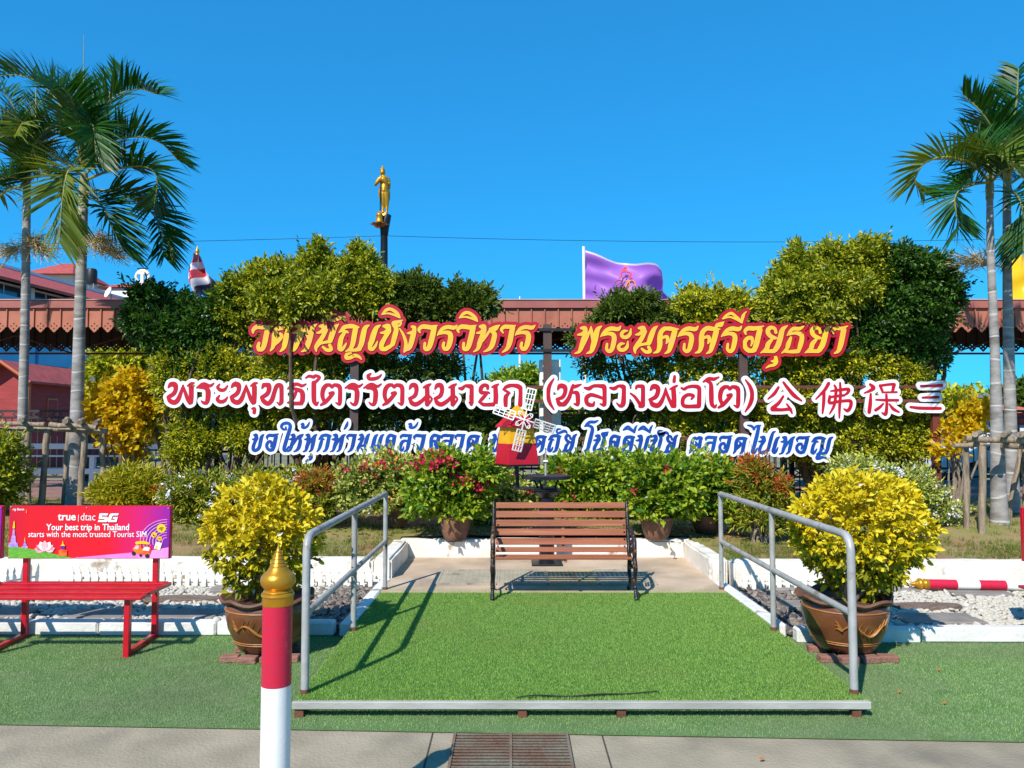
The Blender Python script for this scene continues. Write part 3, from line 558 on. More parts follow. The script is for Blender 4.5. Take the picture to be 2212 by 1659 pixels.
# ------------------------------------------------------------------ raised platform, railings, grates
pf = empty('platform', ((XL+XR)/2, 5.9, 0), 'low raised platform covered in bright artificial turf between two pipe railings', 'platform')
y0, y1 = 4.55, 7.58
mb = MB(); mb.box(((XL+XR)/2, (y0+y1)/2+.03, .074), (XR-XL, y1-y0-.08, .04)); mb.build('deck', mat('turf_backing', L(62,112,26), L(52,96,24), .95, 9, .5, 80), pf)
mb = MB(); mb.box(((XL+XR)/2, y0-.002, .075), (XR-XL+.03, .035, .044), 0, .004); mb.build('front_beam', M_beam, pf)
for x, rz in ((XL+.02,.1), (.06,0), (.63,.05), (XR-.06,-.12)):
    MB().box((x, y0+.03, .025), (.052,.07,.055), rz, .003).build('foot', M_rust, pf)
for x in (XL, XR):
    MB().box((x, (y0+y1)/2+.04, .045), (.04, y1-y0-.04, .04)).build('side_beam', M_rust, pf)
def blades(name, x0, x1, ya, yb, z, n, h, wd, m, clip=None, parent=None, lean=.55):
    P = np.stack([rng.uniform(x0, x1, n), (ya(None) if callable(ya) else ya)+rng.random(n)*(yb-(ya(None) if callable(ya) else ya)), np.full(n, z)], 1)
    if clip is not None: P = P[clip(P)]; n = len(P)
    a = rng.uniform(0, 6.28, n); s = np.stack([np.cos(a), np.sin(a), np.zeros(n)], 1)*wd/2
    b = rng.uniform(0, 6.28, n); hh = h*rng.uniform(.6, 1.2, n); l = hh*lean*rng.random(n)
    T = P+np.stack([np.cos(b)*l, np.sin(b)*l, hh], 1)
    V = np.stack([P-s, P+s, T], 1).reshape(-1, 3); Fq = np.arange(3*n).reshape(-1, 3)
    return link(name, npmesh(name, V, Fq, m), parent)
M_blade = leafmat('turf_blade_green', [L(72,108,30), L(92,130,42), L(110,142,54), L(140,160,88)], .6, .4, .2, gain=1.95, patch=(L(160,176,96), 1.1, .5, .85))
M_blade2 = leafmat('worn_turf_blade', [L(62,100,38), L(78,116,48), L(98,130,66), L(130,146,100)], .7, .38, .2, gain=2.3, patch=(L(150,156,122), .75, .42, .68))
def edge_clip(P):
    t = P[:, 1]-(eL.y+(P[:, 0]-eL.x)*sl_); return (t > 0)&(rng.random(len(P)) < np.clip(.45+t/.35, 0, 1))&~((P[:, 0] > XL+.1)&(P[:, 0] < XR-.1)&(P[:, 1] > y0+.25))
o = blades('turf_cover', XL-.012, XR+.012, y0-.006, y1+.01, .092, 300000, .0135, .0036, M_blade, None, pf); tag(o, kind='stuff')
o = blades('turf_grass', -5.4, 5.4, 4.05, 6.3, .003, 420000, .011, .0034, M_blade2, edge_clip); tag(o, kind='stuff')
pa, pb = gd(1115,1508,.1), gd(1425,1497,.1)
mb = MB(); mb.tube([pa.lerp(pb,k)+Vector((0, .012*math.sin(k*9), .004+.005*math.sin(k*14))) for k in np.linspace(0,1,24)], [.004+.004*math.sin(3.14*k) for k in np.linspace(0,1,24)], 5, True, .6); mb.build('lifted_seam', M_dark, pf)
# railings
for X, lab in ((XL+.02, 'grey pipe railing along the left edge of the turf platform, behind the striped post'), (XR-.02, 'grey pipe railing along the right edge of the turf platform, beside the croton jar')):
    sgn = -1 if X < 0 else 1; rl = empty('railing', (X, 6, .1), lab, 'railing')
    ya, ym, yb = 4.68, 6.09, 7.58; zt = 1.02; zm = .56; r = .0245
    MB().tube([(X, ya, .06), (X, ya, zt-.09), (X, ya+.012, zt-.045), (X, ya+.045, zt-.012), (X, ya+.09, zt), (X, yb-.012, zt), (X, yb+.012, zt-.008)], r, 14).build('handrail', M_steelp, rl, 60)
    MB().tube([(X, ya+.02, zm), (X, yb-.02, zm)], r*.86, 12).build('midrail', M_steelp, rl, 60)
    for y in (ym, yb): MB().tube([(X, y, .06), (X, y, zt-.02)], r*.9, 12).build('post', M_steelp, rl, 60)
    for y in (ya, ym, yb): MB().lathe([(r*1.04, 0), (r*1.04, .045), (r*.95, .05)], (X, y, .075), 14).build('rusty_foot', M_rust, rl, 60)
# grating in the paving behind the bench
def grate(name, x0, x1, ya, yb, z, nx, ny, m, label, h=.02, bw=.014, frame=.022):
    t = empty(name, ((x0+x1)/2, (ya+yb)/2, z), label, 'grate')
    mb = MB()
    for x, wdt, y, dd in (((x0+x1)/2, x1-x0, ya, frame), ((x0+x1)/2, x1-x0, yb, frame)): mb.box((x, y, z), (wdt, dd, h))
    for x in (x0, x1): mb.box((x, (ya+yb)/2, z-.0015), (frame, yb-ya-frame, h-.003))
    mb.build('frame', m, t); mb = MB()
    for i in range(1, nx): mb.box((x0+(x1-x0)*i/nx, (ya+yb)/2, z-.004), (bw, yb-ya-frame, h-.008))
    for j in range(1, ny): mb.box(((x0+x1)/2, ya+(yb-ya)*j/ny, z-.002), (x1-x0-frame, bw, h-.006))
    mb.build('bars', m, t); MB().box(((x0+x1)/2, (ya+yb)/2, z-.009), (x1-x0, yb-ya, .004)).build('under_plate', M_black if 'drain' in name else M_dirt, t); return t
M_dirt = mat('grate_dirt', L(104,92,76), L(84,74,62), .95, 14)
M_grp = mat('grey_grating', L(172,162,140), L(152,144,128), .8, 5, .1, 60, c3=L(126,112,96), s3=6)
M_grpt = mat('tan_grating', L(190,164,116), L(170,158,132), .8, 4, .1, 60, c3=L(150,120,86), s3=5)
gx = [-.76, -.15, .36, .87, 1.45]
gl = ['grey plastic grating left of the bench, leftmost panel', 'grey grating panel behind the left bench leg', 'tan stained grating panel behind the middle of the bench', 'grey grating panel behind the right bench leg']
for i in range(4): grate('floor_grate', gx[i]+.01, gx[i+1]-.01, 7.78, 8.5, .112, 11, 14, M_grpt if i == 2 else M_grp, gl[i], bw=.02)
# rusty drain grate in the concrete
def quadgrate():
    ya, yb = 3.66, gd(1110,1586).y; x0, x1 = gd(970,1659).x, gd(1237,1659).x
    t = empty('drain_grate', ((x0+x1)/2, 4, 0), 'rusty steel drain grate set in the grey concrete in front of the platform', 'grate')
    M_dg = mat('drain_steel', L(120,112,96), L(112,84,66), .85, 5, .4, 60, c3=L(176,148,40), s3=2.6, lo3=.66, hi3=.7)
    MB().box(((x0+x1)/2, (ya+yb)/2, -.001), (x1-x0, yb-ya, .006)).build('under_plate', M_black, t)  # flat black plate; the drain's inner darkness is put into its colour
    mb = MB(); n = int((yb-ya)/.036)
    for i in range(n): mb.box(((x0+x1)/2, ya+(i+.5)*(yb-ya)/n, .006), (x1-x0-.01, .012, .006))
    mb.build('bars', M_dg, t); mb = MB()
    for x in (x0, (x0+x1)/2, x1): mb.box((x, (ya+yb)/2, .008), (.014, yb-ya, .011))
    mb.build('frame', M_dg, t)
quadgrate()
mb = MB()
for px in (920, 1316):
    p = gd(px,1640); mb.box((p.x, (edge(p.x)+1.5)/2, -.003), (.008, edge(p.x)-1.5, .004))
tag(mb.build('pavement_joint', mat('dark_joint', L(78,72,64), L(64,58,52), .95, 20)), kind='structure')  # dark grey-brown strips along the pavement joints
# ------------------------------------------------------------------ pebbles and stepping slabs
def ico():
    bm = bmesh.new(); bmesh.ops.create_icosphere(bm, subdivisions=2, radius=1); V = np.array([v.co[:] for v in bm.verts]); Fc = np.array([[v.index for v in f.verts] for f in bm.faces]); bm.free(); return V, Fc
IV, IF = ico()
SLABS = []
def pebbles(name, spots, m, smin=.018, smax=.034):
    n = len(spots); a = rng.uniform(0, 6.28, n); s = rng.uniform(smin, smax, n)
    S = np.stack([s*rng.uniform(.9, 1.5, n), s*rng.uniform(.7, 1.0, n), s*rng.uniform(.5, .75, n)], 1)
    V = IV[None]*S[:, None, :]*(1+.09*np.sin(IV[None]*3+rng.uniform(0, 6, (n, 1, 3))))
    tl = rng.normal(0, .3, n)[:, None]; V = V+np.stack([V[..., 1]*0, V[..., 1]*0, V[..., 0]*tl], 2)
    ca, sa = np.cos(a)[:, None], np.sin(a)[:, None]
    W = np.stack([V[..., 0]*ca-V[..., 1]*sa, V[..., 0]*sa+V[..., 1]*ca, V[..., 2]], 2)+spots[:, None, :]
    Fq = (IF[None]+(np.arange(n)*len(IV))[:, None, None]).reshape(-1, 3)
    return tag(link(name, npmesh(name, W.reshape(-1, 3), Fq, m, True)), kind='stuff')
def spots(x0, x1, ya, yb, dens, zl=.03):
    n = int((x1-x0)*(yb-ya)*dens); P = np.stack([rng.uniform(x0, x1, n), rng.uniform(ya, yb, n), zl+rng.uniform(-.012, .018, n)], 1)
    ok = np.ones(n, bool)
    for sx, sy, hx, hy, rz in SLABS:
        dx, dy = P[:, 0]-sx, P[:, 1]-sy; c, s_ = math.cos(rz), math.sin(rz)
        ok &= ~((np.abs(dx*c+dy*s_) < hx)&(np.abs(-dx*s_+dy*c) < hy))
    return P[ok]
M_peb = leafmat('white_pebble', [L(226,216,196), L(206,190,164), L(236,230,218), L(176,156,130), L(214,200,176), L(232,224,208)], .7, 0, .3, gain=.62)
M_pebd = leafmat('dark_pebble', [L(70,66,66), L(92,88,86), L(112,104,98), L(60,58,60), L(140,126,112)], .6, 0, .35)
slabs = [(150,1325,'r',0,.02,'rough brown stepping slab behind the red bench'),(220,1328,'s',.5,0,0),(405,1328,'s',.5,0,0),(395,1290,'r',.62,0,0)]
def slab(px, py, hx, hy, rz, m, label, rough=False):
    p = gd(px, py, .06); SLABS.append((p.x, p.y, hx, hy, rz)); mb = MB()
    if rough:
        n = 14; poly = [(hx*math.cos(6.283*i/n)*random.uniform(.86,1.1), hy*math.sin(6.283*i/n)*random.uniform(.86,1.1)) for i in range(n)]
        mb.prism(poly, lambda x, y: Vector((p.x+x, p.y+y, .03)), (0,0,.032))
    else: mb.box((p.x, p.y, .042), (2*hx, 2*hy, .04), rz, .006)
    tag(mb.build('stepping_slab', m), label, 'paving slab')
for px, py, hx, hy, rz, r_, lb in ((215,1324,.27,.16,.02,0,'grey square stepping slab in the shade behind the red bench, beside the bench leg'),
  (408,1324,.27,.16,-.02,0,'grey square stepping slab between the red bench and the left croton jar'),
  (395,1291,.36,.13,.1,1,'rough brown stepping slab right of the red bench front leg'),
  (145,1289,.3,.13,-.05,1,'rough brown stepping slab seen under the red bench seat'),
  (525,1268,.3,.16,.03,0,'grey stepping slab under the left croton bush, near the picket edging'),
  (5,1322,.25,.16,.03,0,'grey stepping slab at the left edge of the photo under the red bench'),
  (1718,1266,.28,.17,.03,0,'grey stepping slab behind the right railing, near the picket edging'),
  (1752,1303,.26,.13,-.03,0,'grey stepping slab left of the right croton jar'),
  (1930,1268,.28,.15,0,0,'grey stepping slab behind the right croton jar'),
  (2025,1334,.33,.17,.02,0,'grey square stepping slab right of the croton jar, next to the kerb'),
  (2000,1306,.33,.1,.1,1,'rough brown stepping slab in the right white pebbles'),
  (2112,1277,.28,.13,-.05,0,'grey stepping slab in front of the fallen striped post')):
    slab(px, py, hx, hy, rz, M_slabr if r_ else M_slab, lb, r_)
pebbles('white_pebbles', np.vstack([spots(-6.2, -1.75, 6.42, 8.05, 820), spots(2.75, 6.4, 6.2, 7.92, 820)]), M_peb)
pebbles('dark_pebbles', np.vstack([spots(-1.95, -1.38, 6.4, 8.05, 900), spots(2.2, 2.95, 6.2, 7.92, 750)]), M_pebd)
# scattered fallen leaves on the turf
M_dry = leafmat('fallen_leaf', [L(196,120,44), L(214,160,60), L(170,96,44)], .7, .1)
for px, py, lb in ((1640,2032/1.2286,'small orange fallen leaf on the turf in front of the platform'), (2036,1520,'small orange fallen leaf on the right turf'), (1938,1496,'tiny tan fallen leaf on the turf right of the jar bricks'), (2025,1448,'orange fallen leaf on the turf right of the jar')):
    p = gd(px, min(py,1640), .014); V, Q = leaves(np.array([p[:]]), np.array([[1,.3,.15]]), np.array([[0.1,-.3,1]]), np.array([.034]), np.array([.02]))
    tag(link('fallen_leaf', npmesh('fallen_leaf', V, Q, M_dry)), lb, 'leaf')
p = gd(664,1497,.012); mb = MB(); mb.tube([p, p+Vector((.03,.005,.015)), p+Vector((.06,0,.004))], .007, 6, True, .4)
tag(mb.build('peel', mat('yellow_peel', L(236,210,30))), 'small bright yellow curl of peel on the turf beside the left railing foot', 'scrap')
# ------------------------------------------------------------------ picket edging
def picket(name, x0, x1, y, z0, label, h=.2, step=.085, wd=.05, ang=0, twist=.5):
    t = empty(name, (x0, y, z0), label, 'edging'); ca, sa = math.cos(ang), math.sin(ang); n = int((x1-x0)/step)
    W = lambda u, z, v=0: Vector((x0+u*ca-v*sa, y+u*sa+v*ca, z0+z))
    for z in (.06, .13): MB().prism([(0, z-.011), (x1-x0, z-.011), (x1-x0, z+.011), (0, z+.011)], lambda u, q: W(u, q, .008), W(0,0,.008)-W(0,0,0)).build('rail', M_wplastic, t)
    mb = MB()
    for i in range(n):
        u = (i+.5)*step; b = wd/2; lean = random.uniform(-.012,.012)
        pr = [(u-b*.8,0),(u+b*.8,0),(u+b+lean*.5,h*.62),(u+b*.5+lean,h*.72),(u+b*.75+lean,h*.82),(u+b*.3+lean,h*.93),(u+lean,h),(u-b*.3+lean,h*.93),(u-b*.75+lean,h*.82),(u-b*.5+lean,h*.72),(u-b+lean*.5,h*.62)]
        mb.prism(pr, lambda a, z: W(a, z, 0), W(0,0,-.008)-W(0,0,0))
    mb.build('pickets', M_wplastic, t); return t
picket('picket_edging', -4.55, -1.36, 8.0, .04, 'white picket edging along the left pebble bed, behind the left croton jar')
picket('picket_edging', 2.3, 6.2, 7.86, .04, 'white picket edging along the right pebble bed, behind the fallen striped post')
picket('ornate_edging', -6.6, -4.95, 7.62, .03, 'white ornate lattice edging under the left end of the billboard bench', h=.27, step=.12, wd=.085)
picket('ornate_edging', -4.95, -4.6, 7.62, .03, 'short return of white ornate edging with pointed tips, turned back to the wall', h=.27, step=.07, wd=.035, ang=R(62))
# ------------------------------------------------------------------ croton jars
M_croton = leafmat('croton_leaf', [L(210,184,10), L(224,196,14), L(196,178,14), L(230,204,30), L(190,176,20), L(214,180,16), L(110,124,16), L(236,218,70), L(226,208,50)], .45, .3, .3)
M_crotong = leafmat('green_croton_leaf', [L(86,104,16), L(120,132,20), L(170,160,20), L(70,90,18), L(200,184,30)], .45, .3, .3)
def jar(X, Y, cx, cz, rx, rz, label, seed):
    random.seed(seed)
    t = empty('potted_croton', (X, Y, .05), label, 'potted plant')
    rim = lambda r, z, a: (r*(1+.035*math.sin(7*a+seed)), z+.014*math.sin(7*a+1+seed))
    MB().lathe([(.17,.05),(.205,.06),(.24,.12),(.285,.22),(.305,.32),(.30,.385),(.285,.40),(.265,.40),(.27,.34),(.2,.1)], (X,Y,0), 40).build('pot', M_pot, t, 50)
    MB().lathe([(.285,.395),(.325,.405),(.338,.425),(.325,.44),(.285,.425),(.272,.405)], (X,Y,0), 56, rim).build('pot_rim', M_potrim, t, 60)
    MB().lathe([(.02,.37),(.275,.375),(.275,.36)], (X,Y,0), 30).build('soil', M_soil, t)
    def surf(a, z, e=.003):
        prof = [(.06,.205),(.12,.24),(.22,.285),(.32,.305),(.385,.30)]
        r = float(np.interp(z, [q[0] for q in prof], [q[1] for q in prof]))+e; return Vector((X+r*math.cos(a), Y+r*math.sin(a), z))
    mb = MB(); f0 = -math.pi/2+.15
    body = [surf(f0-.62+1.25*u+.0, .235+.035*math.sin(u*9), .001) for u in np.linspace(0, 1, 34)]
    mb.tube(body, [.004+.017*math.sin(math.pi*min(1, .15+.85*u)) for u in np.linspace(0, 1, 34)], 6, True, .5)
    for u in np.linspace(.1, .9, 9):
        a = f0-.62+1.25*u; z = .235+.035*math.sin(u*9)
        for s_ in (-1, 1): mb.tube([surf(a, z), surf(a+.05, z+s_*.03), surf(a+.09, z+s_*.05)], [.008,.006,.002], 5, True, .5)
    mb.lathe([(.0,0)], (0,0,-9), 3) if False else None
    for s_ in range(3): mb.tube([surf(f0-.62, .235), surf(f0-.72, .25+.02*s_), surf(f0-.78, .235+.035*s_)], [.02,.012,.003], 6, True, .5)
    mb.build('dragon_relief', M_relief, t)
    mb = MB()
    for z, r_ in ((.355,.006),(.135,.004),(.12,.004)): mb.tube([surf(a, z, .001) for a in np.linspace(0, 6.283, 49)], r_, 5, False)
    mb.build('glaze_band', M_relief, t)
    mb = MB(); c = Vector((cx, Y, cz))
    tips = [c+Vector((random.uniform(-.7,.7)*rx, random.uniform(-.6,.6)*rx, random.uniform(-.7,.3)*rz)) for _ in range(16)]
    twigs(mb, (X, Y, .36), tips[:8], .02, .006); twigs(mb, (X+.03, Y-.03, .36), tips[8:], .015, .005); mb.build('stems', M_barkg, t)
    V, Q = blob_leaves([((cx,Y,cz),rx,rx*.92,rz)], 250, .054, .033, per=9, spread=.05, inner=.3, up=.1, rough=.05, shoot=.75)
    k = np.repeat(V.reshape(-1,6,3)[:,0,2] > cz-rz*(.55+.45*rng.random(len(V)//6)), 6)
    zc = V.reshape(-1,6,3)[:,0,2]; n_ = len(zc); low = zc < cz-rz*rng.uniform(-.1,.6,n_); cut = zc > cz-rz*rng.uniform(.8,1.0,n_)
    def sub(keep, m, nm):
        W_ = V.reshape(-1,6,3)[keep].reshape(-1,3); q_ = np.arange(int(keep.sum()))[:,None]*6; link(nm, npmesh(nm, W_, np.concatenate([q_+np.array([[0,3,2,1]]), q_+np.array([[0,5,4,3]])],0), m), t)
    sub(~low, M_croton, 'foliage'); sub(low & cut, M_crotong, 'lower_foliage')
    V, Q = blob_leaves([((cx,Y,cz-rz*.8),rx*.55,rx*.5,rz*.42)], 80, .06, .035, per=7, spread=.06, inner=.4); link('lower_foliage', npmesh('lower_foliage', V, Q, M_crotong), t)
    for i, (dx, dy) in enumerate([(-.21,-.17),(-.07,-.2),(.08,-.19),(.22,-.17),(-.19,.08),(.19,.08)]):
        b = MB().box((X+dx, Y+dy-.02, .026), (.13,.085,.046), random.uniform(-.15,.15), .006).build('brick', M_brick)
        tag(b, 'old brick under the front of the %s croton jar, %s' % (('left','right')[X > 0], ('outer left','inner left','inner right','outer right','rear left','rear right')[i]), 'brick', 'bricks under the croton jars')
jar(-1.80, 5.80, xw(572,5.80), zw(1152,5.80), .435, .43, 'brown dragon jar with a clipped yellow croton bush, behind the upright striped post', 3)
jar(2.46, 5.80, xw(1852,5.80), zw(1142,5.80), .52, .45, 'brown dragon jar with a wide yellow croton bush, beside the right railing', 8)
# ------------------------------------------------------------------ striped posts with gold finials
def bollard(label, M, r=.0555, segs=(), extra=None):
    t = empty('striped_post', M @ Vector((0,0,0)), label, 'post'); k = r/83
    add = lambda mb, prof, n=36: mb.lathe([(a, b) for a, b in prof], (0,0,0), n)
    def place(mb): mb.V = [tuple(M @ Vector(v)) for v in mb.V]; return mb
    zt = segs[0][0]
    f = [(1,355),(5,335),(10,318),(14,306),(20,300),(18,296),(26,282),(24,278),(33,262),(31,258),(40,240),(38,236),(47,222),(45,218),(55,206),(58,198),(80,180),(95,160),(99,140),(95,118),(78,96),(70,88),(80,82),(82,76),(78,72),(90,68),(93,56),(88,48),(86,44),(88,8),(84,0)]
    place(add(MB(), [(a*k, zt+b*k) for a, b in f][::-1])).build('finial', M_gold, t, 40)
    place(add(MB(), [(r*.97, zt-.004), (r*.97, zt+.006)])).build('collar', M_wpaint, t, 40)
    for i, (za, zb, c) in enumerate(segs):
        place(add(MB(), [(r, zb), (r, za-.0005)])).build('band', M_pinkred if c == 'r' else M_wpaint, t, 40)
    return t
bollard('red and white striped post with a gold finial, upright in the foreground', Matrix.Translation((xw(606,3.0), 3.0, 0)), segs=[(zw(1306,3),zw(1478,3),'r'),(zw(1478,3),.22,'w'),(.22,-.01,'r')])
d = Vector((1,-.06,-.006)).normalized(); tip = pt(1966,1256,7.78)
q = (-d).to_track_quat('Z','Y').to_matrix().to_4x4()
Lp = 1.45; base_ = tip+d*Lp; kk = .047; sg = lambda px: Lp-(px-1966)*pxm(7.75)
bollard('red and white striped post lying on the white pebbles with its gold tip pointing left', Matrix.Translation((base_.x,base_.y,.105)) @ q, .047, [(sg(2003),sg(2061),'r'),(sg(2061),sg(2107),'w'),(sg(2107),sg(2162),'r'),(sg(2162),sg(2215),'w'),(sg(2215),0,'r')])
# ------------------------------------------------------------------ cast iron bench
bt = empty('park_bench', (.475, 7.2, .1), 'brown slatted bench with black cast iron ends at the back of the turf platform', 'bench')
bx0, bx1 = xw(1068,7.06), xw(1369,7.06)
for i, (ya_, yb_) in enumerate([(243,305),(333,402),(425,495),(520,590),(617,688),(712,765)]):
    t_ = (i+.5)/6; Yb = 7.52-.10*t_; a, b = [(1800+v*.3616)/1.736 for v in (ya_, yb_)]; za, zb = zw(a,Yb), zw(b,Yb)
    MB().box(((bx0+bx1)/2, Yb, (za+zb)/2), (bx1-bx0-.01, .022, za-zb), 0, .004, Matrix.Rotation(R(-9),4,'X')).build('back_slat', M_wood, bt)
for i in range(7):
    MB().box(((bx0+bx1)/2, 7.10+i*.052, .462-.012*math.sin(math.pi*i/7)-.004*i), (bx1-bx0-.01, .042, .02), 0, .004).build('seat_slat', M_wood, bt)
mb = MB(); mb.box(((bx0+bx1)/2+.02, 7.49, .70), (.025,.012,.42), 0, 0, Matrix.Rotation(R(-11),4,'X')); mb.box(((bx0+bx1)/2+.02, 7.25, .435), (.025,.36,.014)); mb.build('brace', M_wood, bt)
mb = MB()
for x in (bx0+.025, bx1-.025):
    for i in range(6):
        t_ = (i+.5)/6; mb.sphere((x, 7.505-.10*t_, .895-.39*t_-.012), .009, 1, .7, 1, 8, 6)
mb.build('bolts', M_iron, bt)
for x in (bx0-.018, bx1+.018):
    mb = MB(); Pn = lambda y, z: Vector((x, y, z))
    mb.tube([Pn(7.57,.935),Pn(7.545,.86),Pn(7.50,.70),Pn(7.46,.56),Pn(7.43,.46),Pn(7.40,.40)], [.012,.018,.019,.019,.02,.02], 8)
    mb.tube([Pn(7.43,.44),Pn(7.30,.42),Pn(7.18,.43),Pn(7.08,.455)], [.02,.018,.018,.018], 8)
    mb.tube([Pn(7.40,.42),Pn(7.44,.34),Pn(7.41,.26),Pn(7.36,.22),Pn(7.40,.16),Pn(7.47,.115)], [.02,.017,.022,.016,.016,.02], 8)
    mb.tube([Pn(7.08,.455),Pn(7.04,.37),Pn(7.08,.29),Pn(7.10,.235),Pn(7.06,.18),Pn(7.02,.13),Pn(7.0,.105)], [.019,.022,.017,.022,.016,.02,.018], 8)
    mb.tube([Pn(7.50,.69),Pn(7.42,.715),Pn(7.30,.70),Pn(7.18,.665),Pn(7.10,.62),Pn(7.07,.56),Pn(7.09,.50),Pn(7.08,.45)], [.014,.017,.018,.02,.022,.018,.022,.018], 8)
    mb.tube([Pn(7.40,.44),Pn(7.36,.54),Pn(7.27,.60),Pn(7.2,.55),Pn(7.24,.49),Pn(7.29,.53)], [.011,.01,.011,.011,.01,.01], 6)
    mb.tube([Pn(7.36,.42),Pn(7.28,.34),Pn(7.2,.36),Pn(7.14,.42)], [.01,.01,.01,.01], 6); mb.tube([Pn(7.36,.23),Pn(7.24,.245),Pn(7.10,.24)], .01, 6)
    for y, z in ((7.15,.655),(7.08,.53),(7.06,.34),(7.07,.20)): mb.sphere(Pn(y,z), .026, .8, 1, 1, 8, 6)
    mb.build('side_frame', M_iron, bt, 60)
bt.location.y += .1
# ------------------------------------------------------------------ billboard benches
M_adred = mat('poster_red', L(222,16,28), L(226,12,40), .35, 1.2)
def poster_mat():
    m = bpy.data.materials.new('poster_gradient'); m.use_nodes = True; N = m.node_tree.nodes; K = m.node_tree.links; p = N["Principled BSDF"]; p.inputs['Roughness'].default_value = .35
    tc = N.new("ShaderNodeTexCoord"); s = N.new("ShaderNodeSeparateXYZ"); K.new(tc.outputs['Generated'], s.inputs[0]); r = N.new("ShaderNodeValToRGB"); e = r.color_ramp.elements
    e[0].position = 0; e[0].color = L(196,10,44); e[1].position = 1; e[1].color = L(140,20,150)
    for q_, c in ((.12,L(214,10,30)),(.62,L(216,10,34)),(.8,L(206,14,100))): z = e.new(q_); z.color = c
    K.new(s.outputs[0], r.inputs[0]); K.new(r.outputs[0], p.inputs['Base Color']); return m
def text_mesh(s, size, bold=0., shear=0., parent=None, name='lettering', m=None, loc=(0,0,0), width=None, align='CENTER'):
    c = bpy.data.curves.new(name, 'FONT'); c.body = s; c.size = size; c.offset = bold; c.shear = shear; c.align_x = align; c.resolution_u = 3; c.extrude = .0006
    o = bpy.data.objects.new('tmp', c); COL.objects.link(o); dg = bpy.context.evaluated_depsgraph_get(); me = bpy.data.meshes.new_from_object(o.evaluated_get(dg)); bpy.data.objects.remove(o)
    co = np.zeros(len(me.vertices)*3, np.float32); me.vertices.foreach_get('co', co); co = co.reshape(-1,3)
    if width and len(co):
        a, b = co[:,0].min(), co[:,0].max(); co[:,0] = (co[:,0]-(a+b)/2)*width/(b-a)
    co = np.stack([co[:,0]+loc[0], loc[1]-co[:,2], co[:,1]+loc[2]], 1).astype(np.float32); me.vertices.foreach_set('co', co.ravel()); me.update()
    me.materials.clear(); me.materials.append(m); return link(name, me, parent)
M_adw = mat('poster_white', L(240,240,240), None, .4); M_ady = mat('poster_yellow', L(246,190,20), L(240,200,30), .4, 3); M_adg = mat('poster_green', L(120,180,60), L(70,150,50), .4, 30, stretch=(1,1,4)); M_adp = mat('poster_pink', L(236,150,206), L(222,120,196), .4, 4); M_adl = mat('poster_lotus', L(244,196,196), L(236,150,160), .4, 20); M_adv = mat('poster_violet', L(190,160,214), L(150,110,190), .4, 40); M_adm = mat('poster_purple', L(120,30,150), L(110,24,140), .4, 9); M_adk = mat('poster_ink', L(40,34,44), None, .4); M_ado = mat('poster_orange', L(240,130,30), L(220,60,40), .4, 20)
